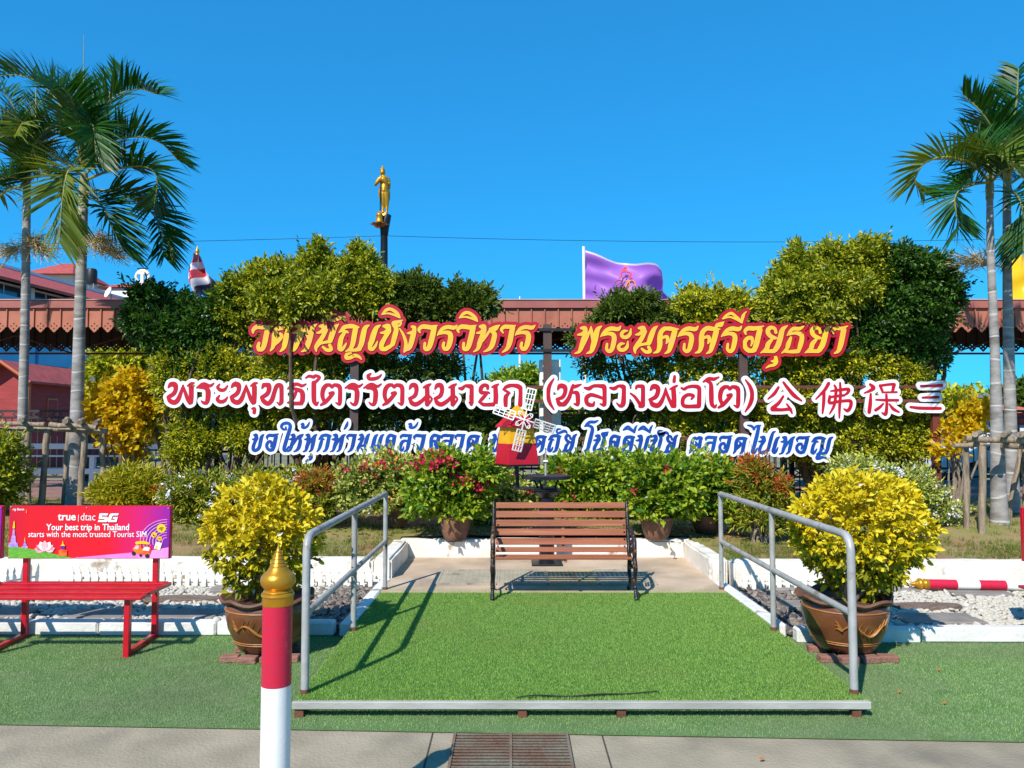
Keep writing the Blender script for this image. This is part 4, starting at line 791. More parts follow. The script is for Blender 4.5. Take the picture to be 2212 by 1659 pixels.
def ad_bench(label):
    YB = 6.2; x0, x1 = pt(24,1090,YB).x, pt(372,1090,YB).x; zt, zb = pt(200,1092,YB).z, pt(200,1206,YB).z; W_, H_ = x1-x0, zt-zb
    t = empty('billboard_bench', ((x0+x1)/2, 5.95, 0), label, 'bench')
    f = YB-.02; u = lambda px: x0+(px-135)/(2100-135)*W_; v = lambda py: zt-(py-95)/(760-95)*H_        # poster zoom pixels
    bd = MB().box(((x0+x1)/2, YB, (zt+zb)/2), (W_, .035, H_), 0, .003).build('billboard', M_red, t)
    po = MB().box(((x0+x1)/2, f-.0005, (zt+zb)/2), (W_-.012, .004, H_-.012)).build('poster', poster_mat(), bd)
    def art(name, polys, m, lift):
        mb = MB()
        for pl in polys: mb.prism([(u(a), v(b)) for a, b in pl], lambda x, z: Vector((x, f-.003-lift, z)), (0,.0008,0))
        return mb.build(name, m, bd)
    circ = lambda cx, cy, r, n=24, a0=0, a1=6.2832: [(cx+r*math.cos(a0+(a1-a0)*i/n), cy+r*math.sin(a0+(a1-a0)*i/n)) for i in range(n)]
    art('purple_waves', [[(2085,330),(2085,610),(1990,630),(1830,560),(1770,430),(1830,345),(1950,300)]], M_adm, .001)
    ring = []
    for r in range(60, 330, 38):
        o_ = [(2060+r*math.cos(a), 540+r*.85*math.sin(a)) for a in np.linspace(math.pi*.9, math.pi*1.5, 14)]; i_ = [(2060+(r-10)*math.cos(a), 540+(r-10)*.85*math.sin(a)) for a in np.linspace(math.pi*1.5, math.pi*.9, 14)]; ring.append([p_ for p_ in o_+i_ if p_[0] < 2080])
    art('wave_lines', ring, M_adp, .0022)
    art('pink_road', [[(900,752),(1300,712),(1800,668),(2085,615),(2085,752)]], M_adp, .003)
    art('green_field', [[(150,600),(330,620),(560,665),(760,712),(930,750),(150,750)]], M_adg, .004)
    st = lambda cx, b, h, w_: [(cx-w_,b),(cx-w_*.85,b-h*.16),(cx-w_*.55,b-h*.2),(cx-w_*.42,b-h*.42),(cx-w_*.24,b-h*.5),(cx-w_*.18,b-h*.7),(cx-w_*.06,b-h*.75),(cx,b-h),(cx+w_*.06,b-h*.75),(cx+w_*.18,b-h*.7),(cx+w_*.24,b-h*.5),(cx+w_*.42,b-h*.42),(cx+w_*.55,b-h*.2),(cx+w_*.85,b-h*.16),(cx+w_,b)]
    art('stupa_print', [st(205,612,300,62),[(p_[0], p_[1]) for p_ in st(205,612,200,66)]][:1]+[st(345,625,130,40)], M_adv, .005)
    art('stupa_tip', [[(192,375),(200,300),(207,282),(214,300),(220,375)],[(338,535),(344,480),(350,535)],[(348,185),(351,130),(355,185)]], M_ady, .006)
    pet = lambda cx, cy, a, l, w_: [(cx, cy)]+[(cx+math.sin(a)*l*s_+math.cos(a)*w_*k, cy-math.cos(a)*l*s_+math.sin(a)*w_*k) for s_, k in ((.35,-.8),(.65,-1),(1,0),(.65,1),(.35,.8))]
    art('lotus_back', [pet(590,660,a, 125 if abs(a) < 1.2 else 130, 42) for a in (-.95,.95,-1.35,1.3)], M_adl, .007); art('lotus_mid', [pet(590,665,a,135,44) for a in (-.45,.5)], M_adw, .008); art('lotus_front', [pet(590,670,0,140,46)], M_adl, .009)
    art('guardian_print', [[(755,720),(760,650),(790,640),(785,600),(832,600),(826,640),(858,650),(862,722)]], M_ado, .007); art('guardian_face', [circ(808,612,28)], M_adm, .008); art('guardian_crown', [[(780,595),(800,570),(806,525),(814,570),(836,595)]], M_ady, .0085)
    art('icon_discs', [circ(1993,377,54), circ(1907,459,34), circ(1975,508,27)], M_ady, .005)
    arcs = []
    for r in (14, 26, 38): arcs.append([(1990+r*math.cos(a)*1.1+10, 402+r*math.sin(a)*1.1) for a in np.linspace(3.5,5.4,9)]+[(1990+(r-6)*math.cos(a)*1.1+10, 402+(r-6)*math.sin(a)*1.1) for a in np.linspace(5.4,3.5,9)])
    art('icon_glyphs', arcs+[circ(2000,400,7)]+[[(1888,446),(1897,443),(1901,456),(1912,466),(1926,466),(1928,475),(1914,480),(1897,470)]]+[[(1962,500),(1973,500),(1973,516),(1962,516)],[(1977,500),(1988,500),(1988,516),(1977,516)]], M_adk, .0062)
    art('rickshaw_roof', [[(1680,560),(1700,540),(1790,535),(1860,560),(1850,580),(1760,572),(1700,580)]], M_ady, .008)
    art('rickshaw_body', [[(1650,640),(1690,580),(1750,590),(1770,640),(1790,600),(1860,610),(1880,650),(1860,710),(1760,705),(1700,690)]], M_ado, .007)
    art('rickshaw_windscreen', [[(1665,632),(1695,588),(1730,592),(1722,640)]], M_adl, .0082); art('rickshaw_wheels', [circ(1668,690,24), circ(1832,722,25), circ(1752,714,16)], M_adk, .0086); art('rickshaw_seat', [[(1770,650),(1800,610),(1860,620),(1850,660)]], M_adw, .0084)
    art('sim_card', [[(1935,545),(2008,562),(1982,650),(1912,630)]], M_adw, .0075); art('sim_chip', [[(1935,595),(1962,600),(1950,642),(1922,634)]], M_ady, .0085)
    wv = lambda px0, px1: (px1-px0)/(2100-135)*W_
    T_ = lambda s, cx, by, size, wpx, bold=0., shear=0.: text_mesh(s, size, bold, shear, bd, 'lettering', M_adw, (u(cx), f-.0055, v(by)), wv(0, wpx))
    T_('true', 842, 275, .085, 218, .0016); T_('|', 983, 272, .06, 5); T_('dtac', 1100, 278, .085, 178, -.0006)
    art('five_g_print', [[(1240,190),(1345,190),(1336,215),(1270,215),(1265,232),(1330,232),(1345,248),(1330,298),(1222,298),(1230,272),(1300,272),(1304,257),(1232,257)], [(1380,190),(1472,190),(1465,215),(1400,215),(1380,272),(1425,272),(1430,258),(1400,258),(1407,235),(1462,235),(1448,298),(1345,298),(1338,280),(1362,205)]], M_adw, .0055)
    T_('Your best trip in Thailand', 1098, 400, .07, 1005, .0009); T_('starts with the most trusted Tourist SIM', 1098, 486, .065, 1430)
    T_('5G', 1975, 588, .02, 46); T_('ทรู ดีแทค', 252, 152, .022, 136, .0004)
    mb = MB()
    for a, b in ((160,108),(1080,118),(2072,128),(150,738),(988,744),(2056,744)): mb.sphere((u(a), f-.006, v(b)), .0055, 1, .6, 1, 8, 6)
    mb.build('screws', M_steelp, bd)
    M_seat = M_red; xa, xb = x0+.005, x1-.02
    for x in (xb-.155, xa+.08):
        pass
    for x in (xw(342,6.2)-.005, xw(62,6.2)):
        MB().box((x, 6.235, .52), (.042,.042,1.04), 0, .003).build('rear_post', M_red, t)
    for x in (xw(287,5.72), xw(287,5.72)-(xw(342,6.2)-.005-xw(62,6.2))):
        MB().box((x, 5.72, .215), (.042,.042,.43), 0, .003).build('front_leg', M_red, t)
    for xr, xf in ((xw(342,6.2)-.005, xw(287,5.72)), (xw(62,6.2), xw(287,5.72)-(xw(342,6.2)-.005-xw(62,6.2)))):
        a, b = Vector((xf,5.72,.022)), Vector((xr,6.235,.022)); MB().box((a+b)/2, ((b-a).length-.05,.04,.04), math.atan2(b.y-a.y,b.x-a.x), .003).build('foot_rail', M_red, t)
        a.z = b.z = .40; MB().box((a+b)/2, ((b-a).length-.05,.036,.036), math.atan2(b.y-a.y,b.x-a.x), .003).build('seat_bearer', M_red, t)
    s0, s1 = xw(369,6.2)-W_-.0, xw(369,6.2)
    sk_ = (xw(319,5.68)-s1)
    for i in range(4):
        k = i/3; MB().box(((s0+s1)/2+sk_*(1-k), 5.69+.5*k, .435), (s1-s0, .082, .022), 0, .004).build('seat_slat', M_red, t)
    MB().box((s1+sk_*.5-.01, 5.94, .432), (.03,.53,.026), math.atan2(.0,1)).build('end_rail', M_red, t)
    return t
ab = ad_bench('red metal bench with a tourist SIM billboard back, fully in view at the left')
ab2 = copy_tree(ab); ab2.location.x -= 1.335; ab2['label'] = 'red billboard bench cut off by the left edge of the photo'
ab3 = copy_tree(ab); ab3.location.x += 7.95; ab3.location.y -= .14; ab3['label'] = 'red billboard bench cut off by the right edge of the photo'
for o in (ab, ab2, ab3): o['group'] = 'red benches with billboard backs'
# ------------------------------------------------------------------ windmill and its stand
YW = 8.95; zx4 = lambda x: (1700+.4401*x)/1.736; zy4 = lambda y: (1420+.4401*y)/1.736
W4 = lambda x, y, dy=0: pt(zx4(x), zy4(y), YW+dy)
kz = .4401/1.736*pxm(YW)                                     # metres per zoom pixel here
M_mred = mat('windmill_red', L(190,20,44), L(176,18,40), .5, 6, .1, 50); M_myel = mat('windmill_yellow', L(228,168,20), L(214,152,16), .5, 6, .1, 50)
wm = empty('windmill', W4(540,735), 'toy windmill in red and yellow boards with four white lattice sails, above the park bench', 'windmill')
c0 = W4(540,725); zz = lambda y: W4(540,y).z
rot = Matrix.Rotation(R(-110), 4, 'Z')
def square(name, prof, m, par): return MB().lathe([(r*kz, z) for r, z in prof], (c0.x, YW, 0), 4, None, rot).build(name, m, par)
def boards(ya, yb, ra, rb, n):
    out = []
    for i in range(n):
        a, b = ya+(yb-ya)*i/n, ya+(yb-ya)*(i+1)/n; r1, r2 = ra+(rb-ra)*i/n, ra+(rb-ra)*(i+1)/n
        out += [(r1, zz(a)), (r2+3, zz(b-3)), (r2-1, zz(b-2))]
    return out
square('lower_body', boards(725,555,196,172,3)[::1], M_mred, wm); square('upper_body', boards(555,412,171,150,2), M_myel, wm)
square('roof_skirt', [(150,zz(414)),(196,zz(412)),(194,zz(404)),(102,zz(318)),(90,zz(316))], M_mred, wm); square('roof_cap', [(104,zz(317)),(106,zz(308)),(3,zz(224)),(1,zz(223))], M_myel, wm)
square('base_plate', [(205,zz(742)),(212,zz(738)),(212,zz(728)),(196,zz(726))], M_black, wm)
hub = W4(605,350,-.27); 
MB().tube([W4(605,350,-.05), hub+Vector((0,-.02,0))], .012, 8).build('axle', M_wpaint, wm)
for ang, pitch in ((76,25),(166-6,-30),(256,30),(-18,-38)):
    a = R(ang); d = Vector((math.cos(a),0,math.sin(a))); s_ = Vector((-math.sin(a)*math.cos(R(pitch)), math.sin(R(pitch)), math.cos(a)*math.cos(R(pitch))))
    mb = MB(); q0, q1, hw = 88*kz, 262*kz, 41*kz; nrm = d.cross(s_); Mx = Matrix((d, s_, nrm)).transposed().to_4x4()
    P_ = lambda l, w: hub+d*l+s_*w
    for w_ in (-1,-.33,.33,1): mb.box(P_((q0+q1)/2, hw*w_), (q1-q0+.008, .014 if abs(w_) == 1 else .009, .01), 0, 0, Mx)
    for i in range(5): mb.box(P_(q0+(q1-q0)*i/4, 0), (.014 if i in (0,4) else .009, 2*hw, .012), 0, 0, Mx)
    mb.box(P_(q0*.5, 0), (q0, .014, .009), 0, 0, Mx); mb.build('sail', M_wpaint, wm)
mb = MB()
for k in range(4):
    a = R(31+90*k)
    for sg_ in (-1, 1):
        pts = [hub+Vector((math.cos(a+sg_*(.5-th*.25))*r*kz, 0, math.sin(a+sg_*(.5-th*.25))*r*kz)) for r, th in ((22,0),(48,.6),(70,1.0),(82,1.8),(74,2.6),(62,2.4),(60,1.9))]
        mb.tube(pts, .006, 6)
mb.build('scrollwork', M_wpaint, wm, 60)
sd = empty('windmill_stand', W4(795,1570), 'black iron column with flanges and a gear wheel carrying the windmill behind the park bench', 'stand')
px_ = W4(795,1000).x
MB().lathe([(.095,.12),(.088,.2),(.086,W4(0,1010).z),(.13,W4(0,985).z),(.165,W4(0,962).z),(.165,W4(0,955).z),(.05,W4(0,950).z)], (px_, YW, 0), 24).build('column', M_black, sd, 40)
MB().box((px_, YW, .112), (.35,.3,.022), 0, .005).build('base_plate', M_dark, sd)
MB().box((W4(690,935).x, YW, W4(0,932).z), (.5,.3,.016), 0, .004).box((px_, YW, W4(0,945).z), (.30,.3,.014)).build('flange', M_dark, sd)
g = W4(790,838); n = 72
prof = lambda r, z, a: (r*(1+.028*(1 if int(a/6.2832*n*2+.5) % 2 else 0)) if r > .2 else r, z)
MB().lathe([(.03,g.z+.018),(.22,g.z+.018),(.272,g.z+.02),(.272,g.z-.02),(.22,g.z-.018),(.03,g.z-.018)], (g.x, YW, 0), n*2, prof).build('gear_wheel', M_dark, sd, 30)
for an in (0.5,2.6,4.2): MB().tube([Vector((g.x+.17*math.cos(an),YW+.12*math.sin(an),g.z-.02)), Vector((px_+.1*math.cos(an),YW+.08*math.sin(an),W4(0,945).z))], .012, 6).build('strut', M_dark, sd)
MB().tube([Vector((W4(785,0).x,YW,g.z-.1)), Vector((W4(785,0).x,YW,W4(0,705).z)), Vector((W4(785,0).x,YW,W4(0,592).z))], [.013,.013,.009], 10).build('spindle', M_steelp, sd); MB().box((W4(785,0).x, YW, W4(0,703).z), (.055,.05,.018), 0, .003).build('bracket', M_wplastic, sd)
MB().tube([Vector((c0.x,YW,W4(0,736).z)), Vector((c0.x+.01,YW,W4(0,930).z))], .022, 10).build('windmill_post', M_black, sd)
# electrical boxes behind the middle post of the sign frame
for y0_, y1_, lb in ((778,838,'upper white steel electrical cabinet behind the middle post of the sign frame'),(872,962,'lower white steel electrical cabinet behind the middle post, right of the windmill roof')):
    t = empty('electrical_cabinet', (xw(1183,12.5),12.5,zw(y1_,12.5)), lb, 'cabinet')
    MB().box((xw(1188,12.4),12.4,(zw(y0_,12.4)+zw(y1_,12.4))/2), (46*pxm(12.4),.25,(y1_-y0_)*pxm(12.4)), 0, .01).build('body', M_wplastic, t); MB().box((xw(1175,12.25),12.265,zw(y1_-16,12.25)), (.05,.02,.03), 0, .003).build('latch', M_dark, t)
# ------------------------------------------------------------------ covered walkway
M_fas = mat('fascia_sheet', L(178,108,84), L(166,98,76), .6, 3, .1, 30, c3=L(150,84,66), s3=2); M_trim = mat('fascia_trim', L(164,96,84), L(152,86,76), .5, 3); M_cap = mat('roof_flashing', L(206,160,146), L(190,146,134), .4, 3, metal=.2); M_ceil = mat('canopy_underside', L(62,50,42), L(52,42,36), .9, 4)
cw = empty('covered_walkway', (0,16.7,.26), 'long low covered walkway with a brown scalloped fascia running behind the hedge', 'canopy')
YF, YR = 15.0, 18.4; zt_, zb_ = zw(649,YF), zw(718,YF); per = 29.2*pxm(YF); n = int(26/per); xs0 = -13.0
def fascia(Yp, zt, zb, name, m):
    mb = MB()
    for i in range(n):
        x = xs0+i*per; hgt = .105
        sc = [(x+.012,zt),(x+per-.012,zt),(x+per-.012,zb+hgt),(x+per*.86,zb+hgt*.95),(x+per*.78,zb+hgt*.6),(x+per*.68,zb+hgt*.45),(x+per*.62,zb+hgt*.2),(x+per*.5,zb),(x+per*.38,zb+hgt*.2),(x+per*.32,zb+hgt*.45),(x+per*.22,zb+hgt*.6),(x+per*.14,zb+hgt*.95),(x+.012,zb+hgt)]
        dia = lambda cx, cz, r: [(cx-r,cz),(cx,cz-r),(cx+r,cz),(cx,cz+r)]
        loops = [sc]+[dia(x+per*a, zb+b, .018) for a, b in ((.5,.075),(.3,.125),(.7,.125),(.5,.17))]
        flat = [p for l in loops for p in l]; k0 = len(flat); tris = tessellate_polygon([[Vector((p[0],p[1],0)) for p in l] for l in loops])
        mb.add([(p[0],Yp,p[1]) for p in flat]+[(p[0],Yp+.006,p[1]) for p in flat], [tuple(t) for t in tris]+[tuple(q+k0 for q in t[::-1]) for t in tris]+[(j,(j+1)%13,k0+(j+1)%13,k0+j) for j in range(13)])
        mb.add([(x-.016,Yp+.004,zt),(x-.016,Yp+.004,zb+hgt),(x-.007,Yp-.03,zb+hgt),(x-.007,Yp-.03,zt),(x+.012,Yp-.03,zb+hgt),(x+.012,Yp-.03,zt),(x+.02,Yp+.004,zb+hgt),(x+.02,Yp+.004,zt)], [(0,1,2,3),(3,2,4,5),(5,4,6,7)])
    return mb.build(name, m, cw)
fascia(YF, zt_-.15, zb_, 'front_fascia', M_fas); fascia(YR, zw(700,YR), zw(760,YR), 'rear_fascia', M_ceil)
MB().box((0, YF-.02, zt_-.085), (26,.07,.15), 0, .008).build('trim', M_trim, cw); MB().box((0, YF+.01, zt_+.006), (26,.16,.022), 0, .005).build('flashing', M_cap, cw)
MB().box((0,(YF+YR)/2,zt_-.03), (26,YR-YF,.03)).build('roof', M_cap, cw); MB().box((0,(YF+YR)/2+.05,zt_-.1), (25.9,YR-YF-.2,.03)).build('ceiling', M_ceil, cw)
mb = MB()
for i in range(11):
    x = -13+i*2.6
    for a, b in (((x,zb_+.02),(x+1.3,zt_-.2)),((x+1.3,zt_-.2),(x+2.6,zb_+.02))): mb.tube([Vector((a[0],YR-.25,a[1]-.12)), Vector((b[0],YR-.25,b[1]-.12))], .018, 5)
mb.tube([Vector((-13,YR-.25,zb_-.12)), Vector((13,YR-.25,zb_-.12))], .025, 5); mb.build('truss', M_rust, cw)
for x in (-11.5,-6.6,-1.7,3.3,xw(2209,17.5)): MB().tube([Vector((x,16.9,.2)), Vector((x,16.9,zt_-.1))], .055, 10).build('column', M_black, cw)
# ------------------------------------------------------------------ statue on its lamp column
YT = 14.2; ks = .2532/1.736*pxm(YT); Z6 = lambda x, y, d=0.: pt((1300+.2532*x)/1.736, (580+.2532*y)/1.736, YT)+Vector((0,d*ks,0))
lc = empty('lamp_column', Vector((Z6(555,1500).x,YT,.2)), 'tall black column with a flared top and a gold flower lamp, left of the middle', 'lamp')
MB().tube([Vector((Z6(555,0).x,YT,.2)), Z6(555,1500), Z6(555,1200), Z6(557,1190), Z6(560,1090), Z6(600,900), Z6(604,886)], [.07,.068,.067,.072,.085,.078,.074], 20).build('pole', M_black, lc, 60)
bl = MB().lathe([(r*ks, z*ks) for r, z in ((6,0),(46,-50),(54,-72),(50,-80),(52,-170),(60,-178))][::-1], Z6(500,850,-75), 20).build('lamp_bell', M_gold, lc, 50)
MB().lathe([(r*ks, z*ks) for r, z in ((60,0),(90,-20),(130,-22),(128,-28),(88,-40),(62,-72),(30,-74))][::-1], Z6(500,1026,-75), 40, lambda r, z, a: (r*(1+.06*math.sin(8*a)), z+.006*math.sin(8*a)*(r > .08))).build('lamp_petals', mat('petal_gold', L(196,134,70), L(170,104,50), .4, 8, metal=.4), lc, 60)
MB().tube([Z6(506,1050,-75), Z6(508,1095,-75)], [.032,.026], 10).build('bulb', M_wpaint, lc); MB().tube([Z6(510,850,-75), Z6(512,640,-78), Z6(516,440,-72)], [.011,.011,.008], 8).build('lamp_stem', M_black, lc)
mb = MB()
def cap_(pts): mb.tube([Z6(*p[:3]) for p in pts], [p[3]*ks for p in pts], 12)
cap_([(560,905,-20,40),(555,890,-60,36)]); 
cap_([(545,880,-60,20),(542,860,-40,20),(545,780,-30,24),(540,690,-25,36),(545,600,-20,50),(552,520,-10,56)])           # left leg
cap_([(600,880,-50,18),(598,860,-30,18),(600,780,-20,24),(598,680,-18,40),(588,600,-12,54),(570,520,-8,56)])             # right leg
cap_([(560,560,-10,66),(562,500,-5,66),(560,450,0,60),(555,400,0,70),(550,355,0,72),(545,330,0,50),(538,312,-4,30),(536,290,-8,28)])
cap_([(490,350,0,34),(455,400,-5,28),(432,452,-10,25),(470,425,-45,22),(510,390,-75,18)])                                  # arms, palms together
cap_([(605,350,0,34),(622,400,0,28),(625,450,-5,26),(575,425,-45,22),(522,395,-75,18)])
cap_([(512,410,-80,14),(513,375,-84,13),(514,335,-82,7)])
mb.sphere(Z6(533,270,-12), 40*ks, .95, 1.05, 1.15); mb.tube([Z6(533,268,-52), Z6(533,282,-58)], [6*ks,8*ks], 6)
for s_ in (-1,1): mb.sphere(Z6(533+s_*37,272,-4), 12*ks, .5, .8, 1.6, 8, 6)
cap_([(533,240,-10,42),(533,225,-8,38),(533,205,-8,26),(533,185,-8,16),(533,160,-8,5)])
cap_([(600,480,10,22),(612,560,6,34),(620,620,4,26),(636,680,0,6)]); cap_([(500,480,10,20),(490,560,6,26),(485,610,4,16),(490,650,0,6)])
cap_([(625,370,30,10),(632,430,34,16),(620,500,26,22),(622,520,20,8)])
mb.tube([Z6(595+40*math.cos(a)-20, 520, -10+70*math.sin(a)) for a in np.linspace(0,6.28,3)][:2], .001) if False else None
so_ = mb.build('statue', M_gold); rm = so_.modifiers.new('Remesh', 'REMESH'); rm.mode = 'VOXEL'; rm.voxel_size = .0075; rm.use_smooth_shade = True
sm = so_.modifiers.new('Smooth', 'SMOOTH'); sm.iterations = 1; sm.factor = .4
tag(so_, 'gold standing statue with pressed palms and a pointed crown on top of the black column', 'statue')
# overhead wires
def wire(a, b, sag, label, r=.0045):
    pts = [a.lerp(b, t)-Vector((0,0,sag*4*t*(1-t))) for t in np.linspace(0,1,24)]
    tag(MB().tube(pts, r, 5).build('overhead_wire', M_black), label, 'wire')
wire(Z6(500,1203), pt(-60,527,14.6), .03, 'thin overhead wire running left from the statue column'); wire(Z6(615,1203), pt(2300,513,14.6), .1, 'thin overhead wire running right from the statue column across the sky')
# ------------------------------------------------------------------ flags
def cloth(name, f, nu, nv, m, parent, th=0):
    V = [f(i/nu, j/nv) for j in range(nv+1) for i in range(nu+1)]; Q = [(j*(nu+1)+i, j*(nu+1)+i+1, (j+1)*(nu+1)+i+1, (j+1)*(nu+1)+i) for j in range(nv) for i in range(nu)]
    me = npmesh(name, V, Q, m, True); uv = me.uv_layers.new(name='UVMap'); li = np.zeros(len(me.loops), np.int32); me.loops.foreach_get('vertex_index', li)
    U = np.stack([(li % (nu+1))/nu, (li//(nu+1))/nv], 1).astype(np.float32); uv.data.foreach_set('uv', U.ravel()); return link(name, me, parent)
def flagmat(name, stops, axis='Y', rough=.35, trans=.25, mixu=0.):
    m = bpy.data.materials.new(name); m.use_nodes = True; N = m.node_tree.nodes; K = m.node_tree.links; p = N["Principled BSDF"]; p.inputs['Roughness'].default_value = rough; p.inputs['Sheen Weight'].default_value = .3
    u = N.new("ShaderNodeUVMap"); s = N.new("ShaderNodeSeparateXYZ"); K.new(u.outputs[0], s.inputs[0]); ma = N.new("ShaderNodeMath"); ma.operation = 'MULTIPLY_ADD'; ma.inputs[1].default_value = mixu
    K.new(s.outputs['X'], ma.inputs[0]); K.new(s.outputs['Y'], ma.inputs[2]); r = N.new("ShaderNodeValToRGB"); r.color_ramp.interpolation = 'CONSTANT'; e = r.color_ramp.elements
    for i, (q_, c) in enumerate(stops):
        z = e[i] if i < 2 else e.new(q_); z.position = q_; z.color = c
    K.new(ma.outputs[0], r.inputs[0]); K.new(r.outputs[0], p.inputs['Base Color']); t = N.new("ShaderNodeBsdfTranslucent"); K.new(r.outputs[0], t.inputs[0]); mx = N.new("ShaderNodeMixShader"); mx.inputs[0].default_value = trans
    K.new(p.outputs[0], mx.inputs[1]); K.new(t.outputs[0], mx.inputs[2]); K.new(mx.outputs[0], N["Material Output"].inputs[0]); return m
YG = 20.5; sG = pxm(YG)
def pole(root, px, py0, Y, gold=True, px1=None):
    a, b = Vector((xw(px,Y),Y,.2)), pt(px1 or px, py0, Y); MB().tube([a, b], .04, 10).build('pole', M_wpaint, root)
    if gold: MB().lathe([(.001,.24),(.02,.16),(.05,.1),(.06,.05),(.04,.02),(.055,0),(.055,-.03)][::-1], b, 14).build('finial', M_gold, root, 50)
ff = empty('tricolour_flag', Vector((xw(426,YG),YG,.2)), 'drooping red, white and navy striped flag on a white pole with a gold tip', 'flag'); pole(ff, 426, 549, YG)
q2 = lambda x, y: (x*.6026/1.736, (900+.6026*y)/1.736)
def ft(u, v):
    A_ = [(1226,88),(1262,150),(1310,215),(1365,272),(1425,330)]; B_ = [(1222,92),(1150,165),(1158,235),(1180,295),(1205,350)]
    k = v*4; i = min(3, int(k)); t = k-i; L_ = [B_[i][q_]*(1-t)+B_[i+1][q_]*t for q_ in (0,1)]; R_ = [A_[i][q_]*(1-t)+A_[i+1][q_]*t for q_ in (0,1)]
    x, y = L_[0]*(1-u)+R_[0]*u, L_[1]*(1-u)+R_[1]*u; X, Y_ = q2(x, y); return pt(X, Y_, YG-.1)+Vector((0, .22*math.sin(u*9+v*3)+.1*math.sin(v*8), 0))
fr_, fw_, fn_ = L(196,20,50), L(232,228,232), L(34,34,74)
cloth('cloth', ft, 24, 24, flagmat('tricolour_cloth', [(0,fr_),(.34,fw_),(.5,fr_),(.70,fw_),(.86,fn_)], mixu=.28), ff)
pf_ = empty('purple_flag', Vector((xw(1262,YG),YG,.2)), 'purple satin flag with a looped cipher emblem, blowing right above the walkway roof', 'flag')
z7 = lambda x, y: ((2150+.2034*x)/1.736, (880+.2034*y)/1.736); a_ = z7(190,220); pole(pf_, z7(232,0)[0], a_[1], YG, False, a_[0])
TE = [(222,290),(420,365),(620,445),(800,490),(980,505),(1160,545),(1330,560),(1480,600),(1600,700),(1670,830),(1695,1010),(1930,1165)]
def fp(u, v):
    k = u*11; i = min(10, int(k)); t = k-i; x = TE[i][0]*(1-t)+TE[i+1][0]*t; y = TE[i][1]*(1-t)+TE[i+1][1]*t
    yb = 1560-120*u+60*math.sin(u*6); X, Y_ = z7(x+40*v*(1-u)*0, y+(yb-y)*v); return pt(X, Y_, YG-.06)+Vector((0, (.5*u)*math.sin(u*7.5+v*3.2)-.05*math.sin(v*26+u*3)*(1-u)**3-.10*math.sin(u*13-v*7)-.05*math.sin(u*5+v*19)*u, 0))
cloth('cloth', fp, 60, 30, flagmat('purple_satin', [(0,L(232,210,240)),(.03,L(180,112,214)),(.7,L(168,96,208))], mixu=0, rough=.5, trans=.35), pf_)
def on_flag(pts, r, name, m):
    mb = MB()
    for st_ in pts:
        P_ = smooth_poly([(x,y,1) for x, y in st_], 5); mb.tube([pt(*z7(x,y), YG-.32) for x, y, _ in P_], r, 6)
    mb.build(name, m, pf_)
on_flag([[(970,730),(930,810),(860,900),(780,930),(770,880),(830,840),(890,850),(900,900)],[(900,880),(930,940),(880,1040),(840,1120),(850,1165),(890,1160),(910,1080),(890,990),(840,960),(780,990),(765,1050),(800,1090),(815,1070)]], .014, 'cipher', mat('cipher_maroon', L(150,70,110), L(150,80,90), .5, 4))
on_flag([[(960,855),(1020,860),(1040,960),(1020,1060),(980,1170),(950,1120),(960,1000),(1000,890),(1070,840),(1130,880),(1145,960),(1110,1060),(1060,1110)]], .018, 'cipher_loop', mat('cipher_orange', L(240,150,50), L(230,130,40), .5, 4))
on_flag([[(900,690),(920,640),(960,600)],[(940,690),(965,620),(985,600)],[(900,690),(960,680),(1040,700)],[(1040,690),(1060,740),(1030,790),(1090,800)],[(880,700),(880,770),(840,800)]], .02, 'crown_motif', mat('crown_coral', L(240,90,60), L(230,70,50), .5, 4))
yf = empty('yellow_flag', Vector((xw(2178,YG),YG,.2)), 'bright yellow flag at the right edge behind the palm trunks', 'flag'); pole(yf, 2180, 536, YG)
cloth('cloth', lambda u, v: pt(2182+90*u-6*math.sin(v*5), 543+10*u+125*v+5*math.sin(u*8), YG-.06)+Vector((0, .25*math.sin(u*8+v*4)+.12*math.sin(v*11+u*6), 0)), 30, 24, flagmat('yellow_satin', [(0,L(246,196,10)),(.5,L(246,196,10))]), yf)
# ------------------------------------------------------------------ palms
def trunkmat():
    m = M_trunk; n_ = m.node_tree; N = n_.nodes; K = n_.links; p = N["Principled BSDF"]; old = p.inputs['Base Color'].links[0].from_socket
    tc = N.new("ShaderNodeTexCoord"); s = N.new("ShaderNodeSeparateXYZ"); K.new(tc.outputs['Object'], s.inputs[0]); no = N.new("ShaderNodeTexNoise"); no.inputs['Scale'].default_value = 1.3; K.new(tc.outputs['Object'], no.inputs['Vector'])
    a = N.new("ShaderNodeMath"); a.operation = 'MULTIPLY_ADD'; a.inputs[1].default_value = 3.4; K.new(s.outputs['Z'], a.inputs[0]); K.new(no.outputs[0], a.inputs[2])
    f_ = N.new("ShaderNodeMath"); f_.operation = 'FRACT'; K.new(a.outputs[0], f_.inputs[0]); l = N.new("ShaderNodeMath"); l.operation = 'LESS_THAN'; l.inputs[1].default_value = .07; K.new(f_.outputs[0], l.inputs[0])
    mx = N.new("ShaderNodeMix"); mx.data_type = 'RGBA'; K.new(l.outputs[0], mx.inputs[0]); K.new(old, mx.inputs[6]); mx.inputs[7].default_value = L(182,176,168); K.new(mx.outputs[2], p.inputs['Base Color'])
trunkmat()
M_shaft = mat('palm_crownshaft', L(112,118,72), L(140,138,96), .6, 4, .1, 20, stretch=(1,1,.4)); M_rach = mat('palm_rachis', L(150,140,60), L(120,124,50), .5, 6)
